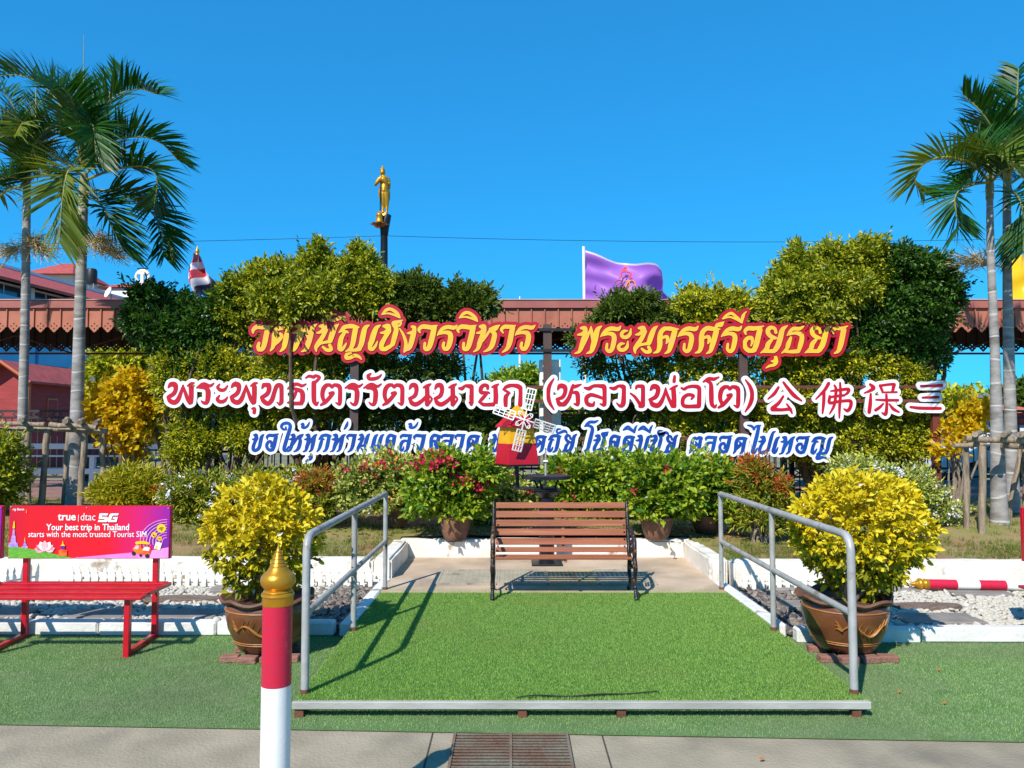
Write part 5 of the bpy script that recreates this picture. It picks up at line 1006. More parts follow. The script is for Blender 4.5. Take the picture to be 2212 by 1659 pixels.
M_frond = leafmat('palm_leaflet', [L(24,62,12), L(40,86,18), L(60,104,24), L(34,74,14), L(92,120,28), L(44,92,20)], .38, .32, .4, gain=1.2); M_frondy = leafmat('yellowed_palm_leaflet', [L(120,130,26), L(170,150,36), L(196,160,50), L(90,112,26)], .4, .25, .5)
M_dryf = mat('dry_flower_stalk', L(206,184,136), L(176,152,104), .9, 20)
def frond(root, pts, Ll, m, n=44, beta=(18,62), seed=0, fade=1.):
    """pts: world points along the rachis"""
    rg = np.random.default_rng(seed+5); P = smooth_poly(np.array([p[:] for p in pts]), 14); n_ = len(P)
    seg = np.linalg.norm(np.diff(P, axis=0), axis=1); cl = np.concatenate([[0], np.cumsum(seg)]); cl /= cl[-1]
    mb = MB(); mb.tube([Vector(p) for p in P[::3]]+[Vector(P[-1])], list(np.linspace(.022, .004, len(P[::3])+1)), 6); rc = mb.build('frond', M_rach, root)
    u = np.linspace(.16, .995, n); V = []; Q = []
    for s_ in (-1, 1):
        for k in range(n):
            uu = min(.999, u[k]+rg.normal(0,.004)); x = np.array([np.interp(uu, cl, P[:,q]) for q in range(3)]); x2 = np.array([np.interp(min(1,uu+.02), cl, P[:,q]) for q in range(3)]); x1 = np.array([np.interp(max(0,uu-.02), cl, P[:,q]) for q in range(3)])
            T = (x2-x1); T /= np.linalg.norm(T)+1e-9; S = np.cross(T, [0,0,1.]); 
            if np.linalg.norm(S) < .15: S = np.cross(T, [0,1.,0.1])
            S /= np.linalg.norm(S); Nn = np.cross(S, T); b = R(rg.uniform(*beta)); fw = .35+.75*uu+rg.normal(0,.08)
            d = T*fw+S*s_*math.cos(b)+Nn*math.sin(b); d /= np.linalg.norm(d)
            l = Ll*(.42+.58*math.sin(math.pi*(.12+.8*uu)**.8))*rg.uniform(.88,1.1); wd = .0165*rg.uniform(.8,1.2)*(Ll/.6)
            nn = np.cross(d, T); nn /= np.linalg.norm(nn)+1e-9; sd_ = np.cross(nn, d); o = len(V); p = x; g_ = rg.uniform(.25,.6)
            for t, ww in ((0,.4),(.3,1),(.65,.8),(1,.05)):
                c = x+d*l*t+np.array([0,0,-1])*g_*l*.42*t*t; V += [c+sd_*wd*ww, c-sd_*wd*ww]
            Q += [(o,o+1,o+3,o+2),(o+2,o+3,o+5,o+4),(o+4,o+5,o+7,o+6)]
    link('leaflets', npmesh('leaflets', V, Q, m), rc); return rc
def palm(label, trunk, Y, crown, fr_list, fruit=(), seed=0, Ll=.62):
    t = empty('palm_tree', Vector((pt(*trunk[0][:2],Y).x,Y,.4)), label, 'palm tree'); random.seed(seed)
    pts = [pt(x,y,Y) for x, y, r in trunk]; pts[0].z = min(pts[0].z,.42)-.06; P = smooth_poly(np.array([p[:] for p in pts]), 8); rr = np.interp(np.linspace(0,1,len(P)), np.linspace(0,1,len(trunk)), [r*pxm(Y) for _,_,r in trunk])
    MB().tube([Vector(p) for p in P], list(rr), 20).build('trunk', M_trunk, t, 60)
    c = [pt(x,y,Y) for x, y, r in crown]; MB().tube(c, [r*pxm(Y) for _,_,r in crown], 16).build('crownshaft', M_shaft, t, 60)
    for i, (fp_, yel) in enumerate(fr_list):
        w_ = [pt(q_[0], q_[1], Y+(q_[2] if len(q_) > 2 else 0)) for q_ in fp_]; frond(t, w_, Ll*1.1, M_frondy if yel == 1 else M_frond, 64, (18,62) if yel != 2 else (0,30), seed*31+i)
    for a in fruit:
        o = pt(*a[0],Y); mb = MB(); tip = pt(a[1][0],a[1][1],Y-.15)
        mb.tube([o, o.lerp(tip,.35)+Vector((0,-.05,-.02)), o.lerp(tip,.6)], [.016,.012,.009], 6)
        for k in range(80):
            s_ = o.lerp(tip, random.uniform(.18,.6)); e = s_.lerp(tip, random.uniform(.35,1.05))+Vector((random.gauss(0,.16),random.gauss(0,.16),random.gauss(0,.12))); m_ = s_.lerp(e,.5)+Vector((0,0,random.uniform(-.03,.06))); mb.tube([s_,m_,e], [.006,.005,.003], 4)
            for q_ in range(2):
                e2 = m_+Vector((random.gauss(0,.07),random.gauss(0,.07),random.gauss(-.02,.06))); mb.tube([m_,e2], [.004,.0025], 4)
        mb.build('flower_stalk', M_dryf, t)
    return t
z1 = lambda l: [(x*.3472, y*.3472)+tuple(q_) for x, y, *q_ in l]
palm('tall palm with a full crown at the left, nearer of the left pair', [(160,1092,19),(161,1040,15.5),(166,900,13.5),(172,700,11.5),(177,520,10.5),(180,440,9.5)], 12.2, [(180,445,9.5),(181,410,10),(182,375,7)],
 [(z1([(515,1040),(430,760,-.2),(300,560,-.3),(130,470,-.2),(-40,475)]),0),(z1([(525,1030),(600,740,.2),(720,600,.3),(860,555,.2),(985,590,0)]),0),(z1([(530,1040),(660,890,-.3),(860,850,-.5),(1000,890,-.4),(1110,1000,-.3)]),0),(z1([(535,1120),(690,1060,-.5),(880,1035,-.7),(975,1100,-.7),(960,1280,-.6)]),0),(z1([(540,1180),(740,1200,.2),(920,1300,.3),(1000,1430,.2),(1020,1600,.1)]),0),(z1([(535,1190),(640,1290,-.4),(700,1420,-.5),(770,1560,-.5)]),0),(z1([(520,1030),(550,800,-.5),(580,790,-1.0),(600,1000,-1.2)]),0),(z1([(515,1090),(430,1060,-.7),(390,1230,-.9),(370,1500,-.9)]),1),(z1([(515,1000),(470,700,-.5),(410,560,-.9),(330,560,-1.3)]),0),(z1([(520,1010),(500,750,.6),(470,560,1.0),(440,470,1.3)]),0),(z1([(520,1010),(640,780,.7),(690,560,1.1),(760,420,1.4)]),0),(z1([(510,1090),(380,1000,.5),(260,1020,.8),(140,1130,.9)]),0),(z1([(530,1090),(610,1000,.8),(720,960,1.2),(830,1050,1.4)]),0),(z1([(520,980),(521,600),(520,215)]),3)][:13],
 [((505*.3472,1500*.3472),(430*.3472,1440*.3472)),((525*.3472,1520*.3472),(800*.3472,1600*.3472)),((520*.3472,1500*.3472),(690*.3472,1500*.3472))], 1, .66)
palm('palm with fronds crossing the left edge of the photo, behind the full crowned palm', [(46,1040,12),(48,940,10),(54,700,8.8),(57,500,8),(58,430,7.5)], 13.4, [(58,435,7.5),(58,400,8),(58,360,6)],
 [(z1([(165,1120),(90,880,-.4),(-20,800,-.7),(-160,860,-.8)]),0),(z1([(165,1120),(220,900,-.6),(330,780,-1),(420,860,-1.2)]),0),(z1([(165,1130),(60,1100,-.6),(-60,1160,-.8),(-120,1330,-.8)]),0),(z1([(170,1140),(250,1080,-.5),(350,1130,-.7),(390,1300,-.7)]),1),(z1([(165,1110),(140,820,.3),(60,620,.6),(-60,520,.9)]),0),(z1([(165,1110),(230,800,.5),(250,640,.9),(330,600,1.1)]),0),(z1([(160,1150),(40,1190,.3),(-60,1280,.4),(-140,1420,.4)]),0),(z1([(165,1100),(170,860,-.6),(150,760,-1.1),(90,850,-1.5)]),1),(z1([(165,1100),(100,900,.6),(20,820,.9),(-80,760,1.1)]),0)],
 [((150*.3472,1520*.3472),(30*.3472,1590*.3472)),((165*.3472,1520*.3472),(320*.3472,1580*.3472)),((160*.3472,1500*.3472),(250*.3472,1500*.3472))], 2, .62)
z5 = lambda l: [((3240+.603*x)/1.736, (200+.603*y)/1.736)+tuple(q_) for x, y, *q_ in l]
palm('palm with one long arching frond at the right, front one of the right pair', [(2160,1130,20),(2158,1085,16.5),(2154,960,13.5),(2149,760,9.5),(2142,600,8),(2139,500,7.5),(2138,425,6.5)], 10.2, [(2138,430,8),(2138,405,8.5),(2139,375,6)],
 [(z5([(780,800),(670,690,-.2),(500,645,-.3),(370,690,-.2),(318,800,-.1),(375,880)]),1),(z5([(785,800),(670,820,-.2),(570,890,-.4),(590,1090,-.4)]),0),(z5([(785,790),(800,640,-.4),(880,660,-.7),(1010,800,-.9)]),1),(z5([(790,790),(740,600,.3),(640,540,.5),(600,640,.6)]),0),(z5([(790,780),(860,560,.4),(980,470,.6),(1100,500,.7)]),0),(z5([(790,800),(880,720,-.5),(1000,720,-.7),(1100,880,-.7)]),0)],
 [], 3, .5)
palm('palm with its crown cut by the right edge, rear of the right pair', [(2188,1112,15),(2184,960,12.5),(2179,760,11),(2176,600,9),(2175,430,8)], 11.3, [(2175,440,8),(2176,400,8.5),(2178,350,6)],
 [(z5([(885,800),(840,560,-.3),(740,380,-.5),(615,255,-.5)]),0),(z5([(890,790),(920,500,-.2),(950,280,-.3),(960,90,-.3)]),0),(z5([(890,790),(970,500,.3),(1040,320,.5),(1120,250,.6)]),0),(z5([(890,800),(960,640,-.5),(1040,620,-.7),(1120,760,-.8)]),0),(z5([(895,840),(960,900,-.4),(1000,1050,-.5),(990,1230,-.5)]),0),(z5([(885,810),(800,700,.4),(720,700,.7),(640,800,.8)]),0),(z5([(885,790),(860,600,.5),(790,460,.8),(690,450,1)]),0),(z5([(895,820),(1000,760,.5),(1080,800,.7),(1150,960,.8)]),0)],
 [((870,0),(870,0))][:0]+[(tuple(z5([(865,1330)])[0]), tuple(z5([(560,1260)])[0]))], 4, .58)
for p_, Y, l_ in (((180,330),12.2,((181,75),)), ((75,260),13.4,((78,170),)), ((2140,395),10.2,()), ((2178,330),11.3,((2122,300),(2135,200)))):
    for q in l_:
        root = [o for o in bpy.data.objects if o.get('category') == 'palm tree' and abs(o.location.y-Y) < .01][0]
        MB().tube([pt(q[0], p_[1], Y+.1), pt(q[0], (p_[1]+q[1])/2, Y+.1), pt(*q, Y+.1)], [.02,.014,.003], 6).build('spear_leaf', M_rach, root)
# ------------------------------------------------------------------ log frames that brace the palms
def logs(label, stakes, rails, Y):
    t = empty('log_brace', Vector((pt(*stakes[0][0],Y).x,Y,.4)), label, 'tree brace')
    for a, b, r, dy in stakes:
        A_, B_ = pt(*a,Y+dy), pt(*b,Y+dy); B_.z = lawn_z(B_.x,B_.y)-.05 if B_.z < .75 else B_.z; P_ = [A_.lerp(B_,k)+Vector((random.gauss(0,.007),random.gauss(0,.007),0)) for k in np.linspace(0,1,7)]
        MB().tube(P_, [r*pxm(Y)*random.uniform(.88,1.1) for _ in P_], 10).build('stake', M_stake, t, 50)
    for a, b, r, dy in rails:
        A_, B_ = pt(*a,Y+dy), pt(*b,Y+dy+(.6 if abs(a[0]-b[0]) < 30 else 0)); P_ = [A_.lerp(B_,k)+Vector((0,random.gauss(0,.006),random.gauss(0,.006))) for k in np.linspace(0,1,6)]
        MB().tube(P_, [r*pxm(Y)*random.uniform(.9,1.1) for _ in P_], 10).build('cross_log', M_stake, t, 50)
logs('weathered log frame bracing the two left palms above the billboard', [((102,930),(89,1090),6.5,0),((61,930),(62,1068),6,.6),((148,930),(138,1084),5.5,.45),((183,930),(173,1092),6.5,0),((223,930),(222,1030),6,.5),((18,930),(14,1070),6,.4)],
 [((-40,914),(98,917),5,-.1),((108,918),(210,923),5.5,-.1),((-40,926),(60,927),5,.05),((60,927),(232,931),5.5,.05),((45,909),(52,904),5.5,-.3),((140,911),(146,906),5.5,-.3),((172,913),(180,907),5.5,-.3),((205,914),(214,909),5,-.3)], 11.8)
logs('weathered log frame bracing the two right palms beside the yellow shrub', [((2088,966),(2090,1135),6.5,0),((2122,964),(2122,1160),7.5,-.25),((2205,966),(2178,1080),6,.7),((2215,966),(2216,1130),7,.6)],
 [((2085,946),(2290,956),6.5,-.15),((2060,962),(2130,960),6,.1),((2165,962),(2290,966),6,.15),((2105,939),(2118,934),6,-.3),((2168,940),(2180,934),6,-.3),((2205,940),(2218,934),6,-.3)], 9.9)
# ------------------------------------------------------------------ hedge trees behind the lettering
M_lf_dark = leafmat('dark_hedge_leaf', [L(22,48,14), L(34,66,18), L(48,84,22), L(28,56,16), L(70,104,30)], .38, .3, .4, gain=1.6)
M_lf_mid = leafmat('hedge_leaf', [L(44,78,14), L(70,104,18), L(96,126,24), L(120,140,30), L(54,84,18), L(180,170,32)], .4, .38, .4, gain=1.75)
M_lf_bright = leafmat('young_hedge_leaf', [L(60,96,16), L(84,122,20), L(112,144,28), L(50,84,16), L(150,168,40), L(90,120,24), L(190,184,40)], .4, .34, .4, gain=1.15)
M_lf_olive = leafmat('olive_hedge_leaf', [L(58,72,20), L(92,100,30), L(120,118,40), L(84,84,34), L(132,136,44), L(80,96,24)], .42, .36, .4, gain=1.6)
M_boug = leafmat('bougainvillea_leaf', [L(42,92,14), L(66,120,20), L(92,146,28), L(120,160,40), L(150,160,40)], .4, .38, .4, gain=1.5)
M_varieg = leafmat('variegated_leaf', [L(60,92,24), L(120,140,44), L(150,160,56), L(84,116,30), L(186,184,90)], .42, .34, .4, gain=1.4)
M_gold = M_gold; M_yel = leafmat('golden_leaf', [L(190,172,16), L(208,184,22), L(140,146,26), L(176,166,20), L(222,200,50), L(110,126,24), L(204,160,24)], .45, .45, .3, gain=1.25)
M_redtip = leafmat('red_tip_leaf', [L(120,120,30), L(206,76,36), L(216,110,44), L(196,150,50), L(222,140,66), L(110,120,30), L(214,88,56)], .42, .4, .3, gain=1.2)
M_greennar = leafmat('slender_leaf', [L(40,84,16), L(64,108,22), L(92,130,30), L(120,140,34), L(160,150,40)], .42, .34, .4, gain=1.5)
M_yellgreen = leafmat('yellow_slender_leaf', [L(120,132,20), L(158,154,26), L(180,166,34), L(96,112,22), L(196,176,40)], .42, .34, .4, gain=1.25)
M_fl_w = leafmat('white_blossom', [L(236,226,240), L(226,206,230), L(240,238,244)], .6, .3); M_fl_m = leafmat('magenta_bract', [L(206,14,90), L(222,30,110), L(186,10,70), L(214,40,60)], .5, .35); M_fl_o = leafmat('orange_bract', [L(230,150,50), L(224,120,40), L(236,176,80)], .5, .35)
TW = 12.62
def ragged(blobs, seed):
    rr = random.Random(int(seed)+int(blobs[0][0])); out = []
    for b in blobs:
        px, py, rx, ry_ = b[:4]; tail = tuple(b[4:]) if len(b) > 4 else (0,)
        if rx < 26: out.append((px, py, rx*.8, ry_)+tuple(b[4:])); continue
        out.append((px, py+ry_*.1, rx*.78, ry_*.78)+tuple(b[4:]))
        for k in range(7):
            a = rr.uniform(-.3, 3.44); q = rr.uniform(.28, .46); dy_ = (tail[0]+rr.uniform(-.25,.1),); out.append((px+rx*.72*math.cos(a), py-ry_*.72*math.sin(a), rx*q, ry_*q*rr.uniform(.8,1.3))+dy_+((tail[1]*.6,) if len(tail) > 1 else (.26,)))
        for k in range(4):
            x_ = px+rx*rr.uniform(-.85,.85); t_ = py-ry_*math.sqrt(max(.05, 1-((x_-px)/rx)**2)); out.append((x_, t_+rr.uniform(-4,8), rr.uniform(7,11), rr.uniform(18,32), rr.uniform(-.25,.15)+tail[0], .12))
    return out
def shrub(name, label, cat, blobs, Y, m, dens, ll, lw, base_px=None, group=None, ry=.42, stems=6, sr=.022, flowers=(), bark=None, per=11, spread=.11, inner=.35, zmin=None, up=.3, rough=.16, zbase=None, gap=0., shoot=1., extra=()):
    if name == 'hedge_tree': blobs = ragged(blobs, dens)
    B = pblobs(blobs, Y, ry); xs = [b[0][0] for b in B]; bx = xw(base_px, Y) if base_px else sum(xs)/len(xs); bz = lawn_z(bx, Y) if zbase is None else zbase
    t = empty(name, Vector((bx, Y, bz)), label, cat, group)
    foliage('foliage', t, m, B, dens, ll, lw, per=per, spread=spread, inner=inner, up=up, rough=rough, gap=gap, shoot=shoot, flat_bottom=bz if zmin is None else zmin)
    for nm_, em, idx, ed in extra: foliage(nm_, t, em, [(b[0][:2]+(b[0][2]+b[3]*.35,), b[1]*.9, b[2]*.9, b[3]*.75) for b in (B[q_] for q_ in idx)], ed, ll, lw, per=per, spread=spread, inner=.1, up=1.1, rough=rough, flat_bottom=bz)
    mb = MB(); tips = [Vector(b[0])+Vector((random.uniform(-.4,.4)*b[1], random.uniform(-.3,.3)*b[2], random.uniform(-.2,.5)*b[3])) for b in B for _ in range(2)]
    random.shuffle(tips)
    for k in range(stems):
        o = Vector((bx+random.gauss(0,.05), Y+random.gauss(0,.04), bz-.04)); twigs(mb, o, tips[k::stems][:4] or tips[:1], sr, .005, 6)
    mb.build('stems', bark or M_bark, t)
    for fm, cnt, fs, where in flowers:
        P = []
        for _ in range(cnt):
            b = B[random.choice(where) if where else random.randrange(len(B))]; u_ = rdir(1)[0]; u_[1] = -abs(u_[1]); u_[2] = abs(u_[2])*.9+.05*random.random()-.25*(random.random() < .4); u_ /= np.linalg.norm(u_)
            c = np.array(b[0])+u_*np.array(b[1:])*random.uniform(.96,1.1); k = random.randint(4, 9)
            P.append(c+rng.normal(0, fs*.8, (k,3)))
        P = np.vstack(P); n = len(P); V, Q = leaves(P, rdir(n)+np.array([0,-.3,.5]), rdir(n)*.6+np.array([0,-.6,.5]), rng.uniform(.7,1.2,n)*fs*1.3, rng.uniform(.7,1.1,n)*fs*1.1); tag(link('flowers', npmesh('flowers', V, Q, fm), t), kind='stuff')
    return t
HG = 'trees and shrubs trained along the sign fence'
shrub('hedge_tree', 'dark green hedge tree at the left end of the sign fence, below the tricolour flag', 'tree', [(330,695,50,62),(380,735,75,85),(308,640,16,32),(345,650,22,28),(425,720,55,55),(420,780,60,70),(300,705,24,40),(480,700,40,50),(503,640,16,40)], TW, M_lf_dark, 134, .078, .038, 390, HG, .45, 4, .04, gap=.05)
shrub('hedge_tree', 'bright yellow-green hedge tree rising above the left word of the top row', 'tree', [(600,665,48,40),(690,650,50,48),(780,645,46,46),(585,612,17,42),(632,625,15,34),(690,568,18,55),(668,600,16,44),(722,600,18,46),(775,575,18,50),(752,612,16,40),(812,610,17,44),(845,630,15,36),(500,640,14,40),(540,640,16,36),(560,600,9,26),(640,655,90,40,-.45,.45),(580,660,40,34,-.4,.35),(705,655,44,32,-.5,.35),(690,560,12,40),(668,580,10,34),(775,570,14,36),(750,585,10,30),(800,575,12,30),(575,600,14,34),(530,620,14,36),(612,590,12,30),(815,665,42,36),(540,705,48,50),(500,690,26,44),(565,660,34,36),(600,684,40,18,-.55,.2),(640,600,10,30)], TW, M_lf_bright, 134, .078, .038, 690, HG, .5, 4, .05, gap=.1)
shrub('hedge_tree', 'olive hedge tree between the statue column and the plain fascia', 'tree', [(920,655,52,26),(1010,668,58,26),(1050,645,14,26),(905,625,14,32),(870,628,14,32),(940,632,12,26),(985,640,14,26),(1022,642,12,24),(885,660,60,50),(960,690,60,30),(845,650,20,30)], TW+.1, M_lf_olive, 134, .078, .038, 950, HG, .42, 3, .035, gap=.16)
shrub('hedge_shrub', 'yellow-green fence shrub behind the left end of the middle row', 'shrub', [(470,790,80,50),(410,850,70,70),(520,850,80,60),(610,800,80,50),(430,940,80,50),(540,940,70,45),(600,880,70,60),(690,800,60,45),(370,800,40,60),(660,880,60,60),(400,980,60,30),(720,760,50,30),(780,770,40,25)], 12.45, M_lf_mid, 222, .062, .03, 500, HG, .34, 7, .025, gap=.16)
shrub('hedge_shrub', 'dark olive fence shrub behind the right half of the long middle row', 'shrub', [(840,800,80,40),(930,800,75,38),(860,880,100,45),(960,890,90,45),(1040,870,60,45),(780,890,60,50),(880,960,110,38),(1010,950,90,40),(1080,910,50,40),(760,830,50,40)], 12.45, M_lf_olive, 175, .062, .03, 900, HG, .3, 7, .025, gap=.2, flowers=[(M_fl_w, 26, .022, [2,3,6])])
shrub('hedge_shrub', 'thin fence shrub right of the electrical cabinets, showing the sky through it', 'shrub', [(1290,790,50,36),(1400,800,55,38),(1350,860,80,35),(1260,740,35,30),(1450,760,50,30),(1320,900,90,40),(1250,930,50,30)], 12.45, M_lf_olive, 105, .066, .032, 1330, HG, .3, 6, .022, gap=.3)
shrub('hedge_tree', 'low olive hedge tree in front of the fascia below the purple flag', 'tree', [(1375,672,55,25),(1330,690,40,20),(1440,690,40,18),(1400,655,25,12),(1310,715,40,14)], TW+.15, M_lf_olive, 134, .078, .038, 1400, HG, .38, 3, .03, gap=.16)
shrub('hedge_tree', 'small green hedge tree between the fascia and the accent above the right word', 'tree', [(1500,668,32,26),(1475,680,24,22),(1550,670,32,24),(1590,660,24,28),(1540,700,50,18),(1480,645,10,12),(1600,690,30,24)], TW+.1, M_lf_mid, 147, .078, .038, 1530, HG, .38, 3, .03, gap=.16)
shrub('hedge_shrub', 'green fence shrub behind the bracketed words', 'shrub', [(1480,800,60,40),(1560,800,60,42),(1640,810,60,45),(1500,880,85,45),(1590,900,80,50),(1440,930,70,40),(1540,960,90,35),(1650,900,60,50),(1410,860,50,40)], 12.45, M_lf_mid, 148, .064, .03, 1540, HG, .3, 6, .024, gap=.3)
shrub('hedge_tree', 'bright yellow-green hedge tree above the right word of the top row', 'tree', [(1690,655,40,38),(1780,645,55,45),(1735,690,90,36),(1712,590,17,50),(1690,620,15,40),(1745,625,17,42),(1782,585,17,50),(1830,600,18,48),(1868,570,17,48),(1662,640,14,38),(1850,640,40,50),(1810,560,10,30),(1800,640,80,46,-.35,.42),(1740,645,60,36,-.4,.36),(1712,565,11,42),(1735,590,10,34),(1775,560,12,36),(1800,575,10,30),(1860,555,12,40),(1885,545,10,26),(1680,610,12,34),(1760,690,80,18,-.5,.2),(1880,610,24,44)], TW, M_lf_bright, 134, .078, .038, 1760, HG, .48, 4, .05, gap=.1)
shrub('hedge_tree', 'large dark green hedge tree at the right end of the sign fence', 'tree', [(1930,650,78,50),(1985,690,66,55),(1905,610,20,40),(1945,590,20,46),(1982,605,20,42),(2018,615,18,40),(2046,640,15,36),(1925,575,12,34),(1962,585,12,36),(1890,700,75,60),(1950,750,70,50),(1945,558,14,28),(1970,570,10,26),(1915,580,10,30),(2015,580,10,30),(2030,640,30,50),(1850,740,60,50),(2000,760,40,50)], TW, M_lf_dark, 147, .078, .038, 1930, HG, .55, 4, .05, gap=.0)
shrub('hedge_shrub', 'leafy yellow-green fence shrub behind the four Chinese characters', 'shrub', [(1750,800,75,50),(1850,800,80,55),(1950,820,60,55),(1700,870,70,60),(1780,900,90,55),(1880,890,90,60),(1970,900,50,60),(1850,960,110,50),(1960,960,60,45),(1750,965,80,35),(1710,770,50,34),(1800,770,50,30)], 12.45, M_lf_mid, 229, .062, .03, 1850, HG, .34, 7, .025, gap=.16)
# garden fence carrying the shrubs
gf = empty('garden_fence', (0,12.95,.42), 'dark iron picket fence standing behind the sign shrubs', 'fence'); x0f, x1f = xw(470,12.95), xw(2018,12.95)
for z in (.62,1.25,1.86): MB().box(((x0f+x1f)/2,12.95,z), (x1f-x0f,.03,.04)).build('rail', M_dark, gf)
mb = MB()
for i in range(int((x1f-x0f)/.14)): mb.box((x0f+.07+i*.14,12.98,1.15), (.016,.016,1.5))
mb.build('pickets', M_dark, gf)
for x in np.linspace(x0f,x1f,6): MB().box((x,12.95,1.2), (.07,.07,1.6)).build('post', M_dark, gf)
# ------------------------------------------------------------------ planted front row
FG = 'flowering shrubs in front of the sign'
def plainpot(t, x, y, r, h, z0):
    MB().lathe([(r*.6,0),(r*.66,.01),(r*.82,h*.35),(r*.95,h*.75),(r*.98,h*.88),(r*1.08,h*.92),(r*1.08,h),(r*.9,h),(r*.88,h*.85)], (x,y,z0), 26).build('pot', M_potplain, t, 40); MB().lathe([(.01,h*.86),(r*.9,h*.87),(r*.9,h*.84)], (x,y,z0), 20).build('soil', M_soil, t)
def potted(label, blobs, Y, m, dens, ll, lw, px, rpx, py0, py1, flowers=(), **k):
    z0 = max(lawn_z(xw(px,Y),Y)-.03, zw(py1,Y)); h = zw(py0,Y)-z0
    t = shrub('potted_bougainvillea', label, 'potted plant', blobs, Y, m, dens, ll, lw, px, FG, k.pop('ry',.4), 5, .018, flowers, M_barkg, zbase=z0+h*.85, zmin=z0+h*.9, **k); plainpot(t, xw(px,Y), Y, rpx*pxm(Y), h, z0); return t
shrub('lantana_bush', 'round green bush dotted with pale blossoms, left of the potted bougainvilleas', 'bush', [(440,1067,75,50),(560,1057,80,42),(400,1072,45,50),(500,1102,90,45),(600,1072,50,40),(430,1112,55,35),(650,1042,40,30)], 10.5, M_greennar, 120, .062, .026, 490, FG, .5, 8, .015, [(M_fl_w, 70, .024, None)], zmin=.38)
shrub('red_tip_bush', 'small bush with orange-red shoots above the left croton', 'bush', [(690,1048,38,24),(670,1073,40,30),(715,1078,28,34),(690,1098,45,30)], 10.0, M_greennar, 110, .07, .018, 690, FG, .32, 6, .012, extra=[('red_shoots', M_redtip, [0,2,1], 90)], per=14, spread=.07, up=.8)
potted('bougainvillea with pink, orange and white blossoms in a clay pot, nearest the red-tip bush', [(790,1032,62,42),(850,1022,60,44),(870,1072,60,45),(790,1082,55,42),(760,1057,40,40),(830,1102,60,30)], 10.05, M_varieg, 115, .068, .04, 857, 30, 1098, 1136, [(M_fl_w, 24, .026, None), (M_fl_m, 16, .036, [0,1]), (M_fl_o, 22, .036, [1,2])])
potted('bougainvillea with magenta sprays in a brown clay pot, left of the park bench', [(950,1025,62,45),(1010,1050,60,46),(920,1070,55,45),(985,1090,60,40),(1040,1020,40,36),(960,1000,40,24),(1000,1120,50,26)], 9.45, M_boug, 100, .078, .05, 984, 36, 1112, 1166, [(M_fl_m, 52, .042, [0,1,5])])
shrub('bougainvillea_bush', 'pale-leaved bougainvillea bush left behind the park bench and under the windmill', 'bush', [(1060,1072,50,50),(1090,1052,40,40),(1110,1102,50,40),(1060,1122,50,34),(1120,1072,36,40)], 10.4, M_varieg, 100, .07, .042, 1085, FG, .4, 5, .015, [(M_fl_m, 7, .03, None)])
shrub('bougainvillea_bush', 'tall green bougainvillea bush right behind the park bench and gear wheel', 'bush', [(1250,1025,60,40),(1330,1020,60,42),(1290,1060,70,45),(1370,1060,60,40),(1240,1080,50,44),(1330,1100,80,36),(1215,1030,34,36)], 10.9, M_boug, 105, .08, .055, 1300, FG, .5, 6, .016, [(M_fl_m, 6, .028, None), (M_fl_o, 4, .03, None)])
potted('green bougainvillea in a clay pot just right of the park bench', [(1400,1020,55,38),(1460,1030,60,42),(1430,1075,60,40),(1480,1070,45,40),(1390,1070,44,40),(1415,1105,44,22)], 9.45, M_boug, 100, .078, .052, 1416, 36, 1116, 1164, [(M_fl_m, 5, .028, None)])
potted('green bougainvillea in a shaded clay pot beside the red-tip bush on the right', [(1520,1024,52,40),(1560,1054,40,44),(1520,1074,50,40),(1540,1099,40,30),(1490,1114,40,24)], 9.75, M_boug, 100, .076, .05, 1525, 36, 1112, 1152, [(M_fl_o, 3, .03, None)])
shrub('red_tip_bush', 'upright bush with fiery orange-red shoots right of the potted row, behind the right railing', 'bush', [(1635,1050,36,45),(1660,1080,38,45),(1620,1085,34,40),(1640,1125,45,30),(1680,1070,26,36),(1625,1025,26,26)], 9.2, M_greennar, 90, .075, .018, 1636, FG, .3, 5, .018, extra=[('red_shoots', M_redtip, [0,1,5,4], 80)], bark=M_barkg, per=14, spread=.08, up=.8, zmin=.42)
shrub('green_bush', 'small dark green bush under the blue letters, between the two red-tip shoots and the croton', 'bush', [(1640,1110,44,45),(1605,1120,34,40),(1680,1115,40,44)], 9.5, M_greennar, 130, .075, .018, 1640, FG, .3, 5, .018, per=13, spread=.08, up=.6, zmin=.42)
shrub('lantana_bush', 'wide variegated bush with pale blossoms behind the right croton', 'bush', [(1880,1038,70,45),(1960,1058,75,55),(1920,1098,85,55),(2010,1108,42,50),(1850,1068,60,50),(1980,1128,60,35),(1830,1018,30,26)], 10.4, M_varieg, 125, .06, .028, 1930, FG, .5, 8, .015, [(M_fl_w, 60, .026, None)], zmin=.4)
shrub('croton_bush', 'low yellowish bush with a few red tips right above the billboard', 'bush', [(285,1050,60,36),(240,1065,36,26),(330,1070,36,30),(285,1080,70,24)], 11.0, M_yellgreen, 230, .09, .022, 285, None, .42, 7, .012, [(M_redtip, 6, .05, None)], per=14, spread=.09, up=.7)
shrub('yellow_shrub', 'tall shrub with golden round leaves on bare stems right of the left palms', 'shrub', [(240,860,45,40),(300,850,45,45),(270,890,60,40),(220,900,36,34),(320,890,34,44),(285,825,28,22),(300,930,40,36),(250,940,34,26),(285,975,26,20)], 12.6, M_yel, 62, .10, .085, 285, None, .38, 9, .02, bark=M_barkg, per=6, spread=.12, gap=.15)
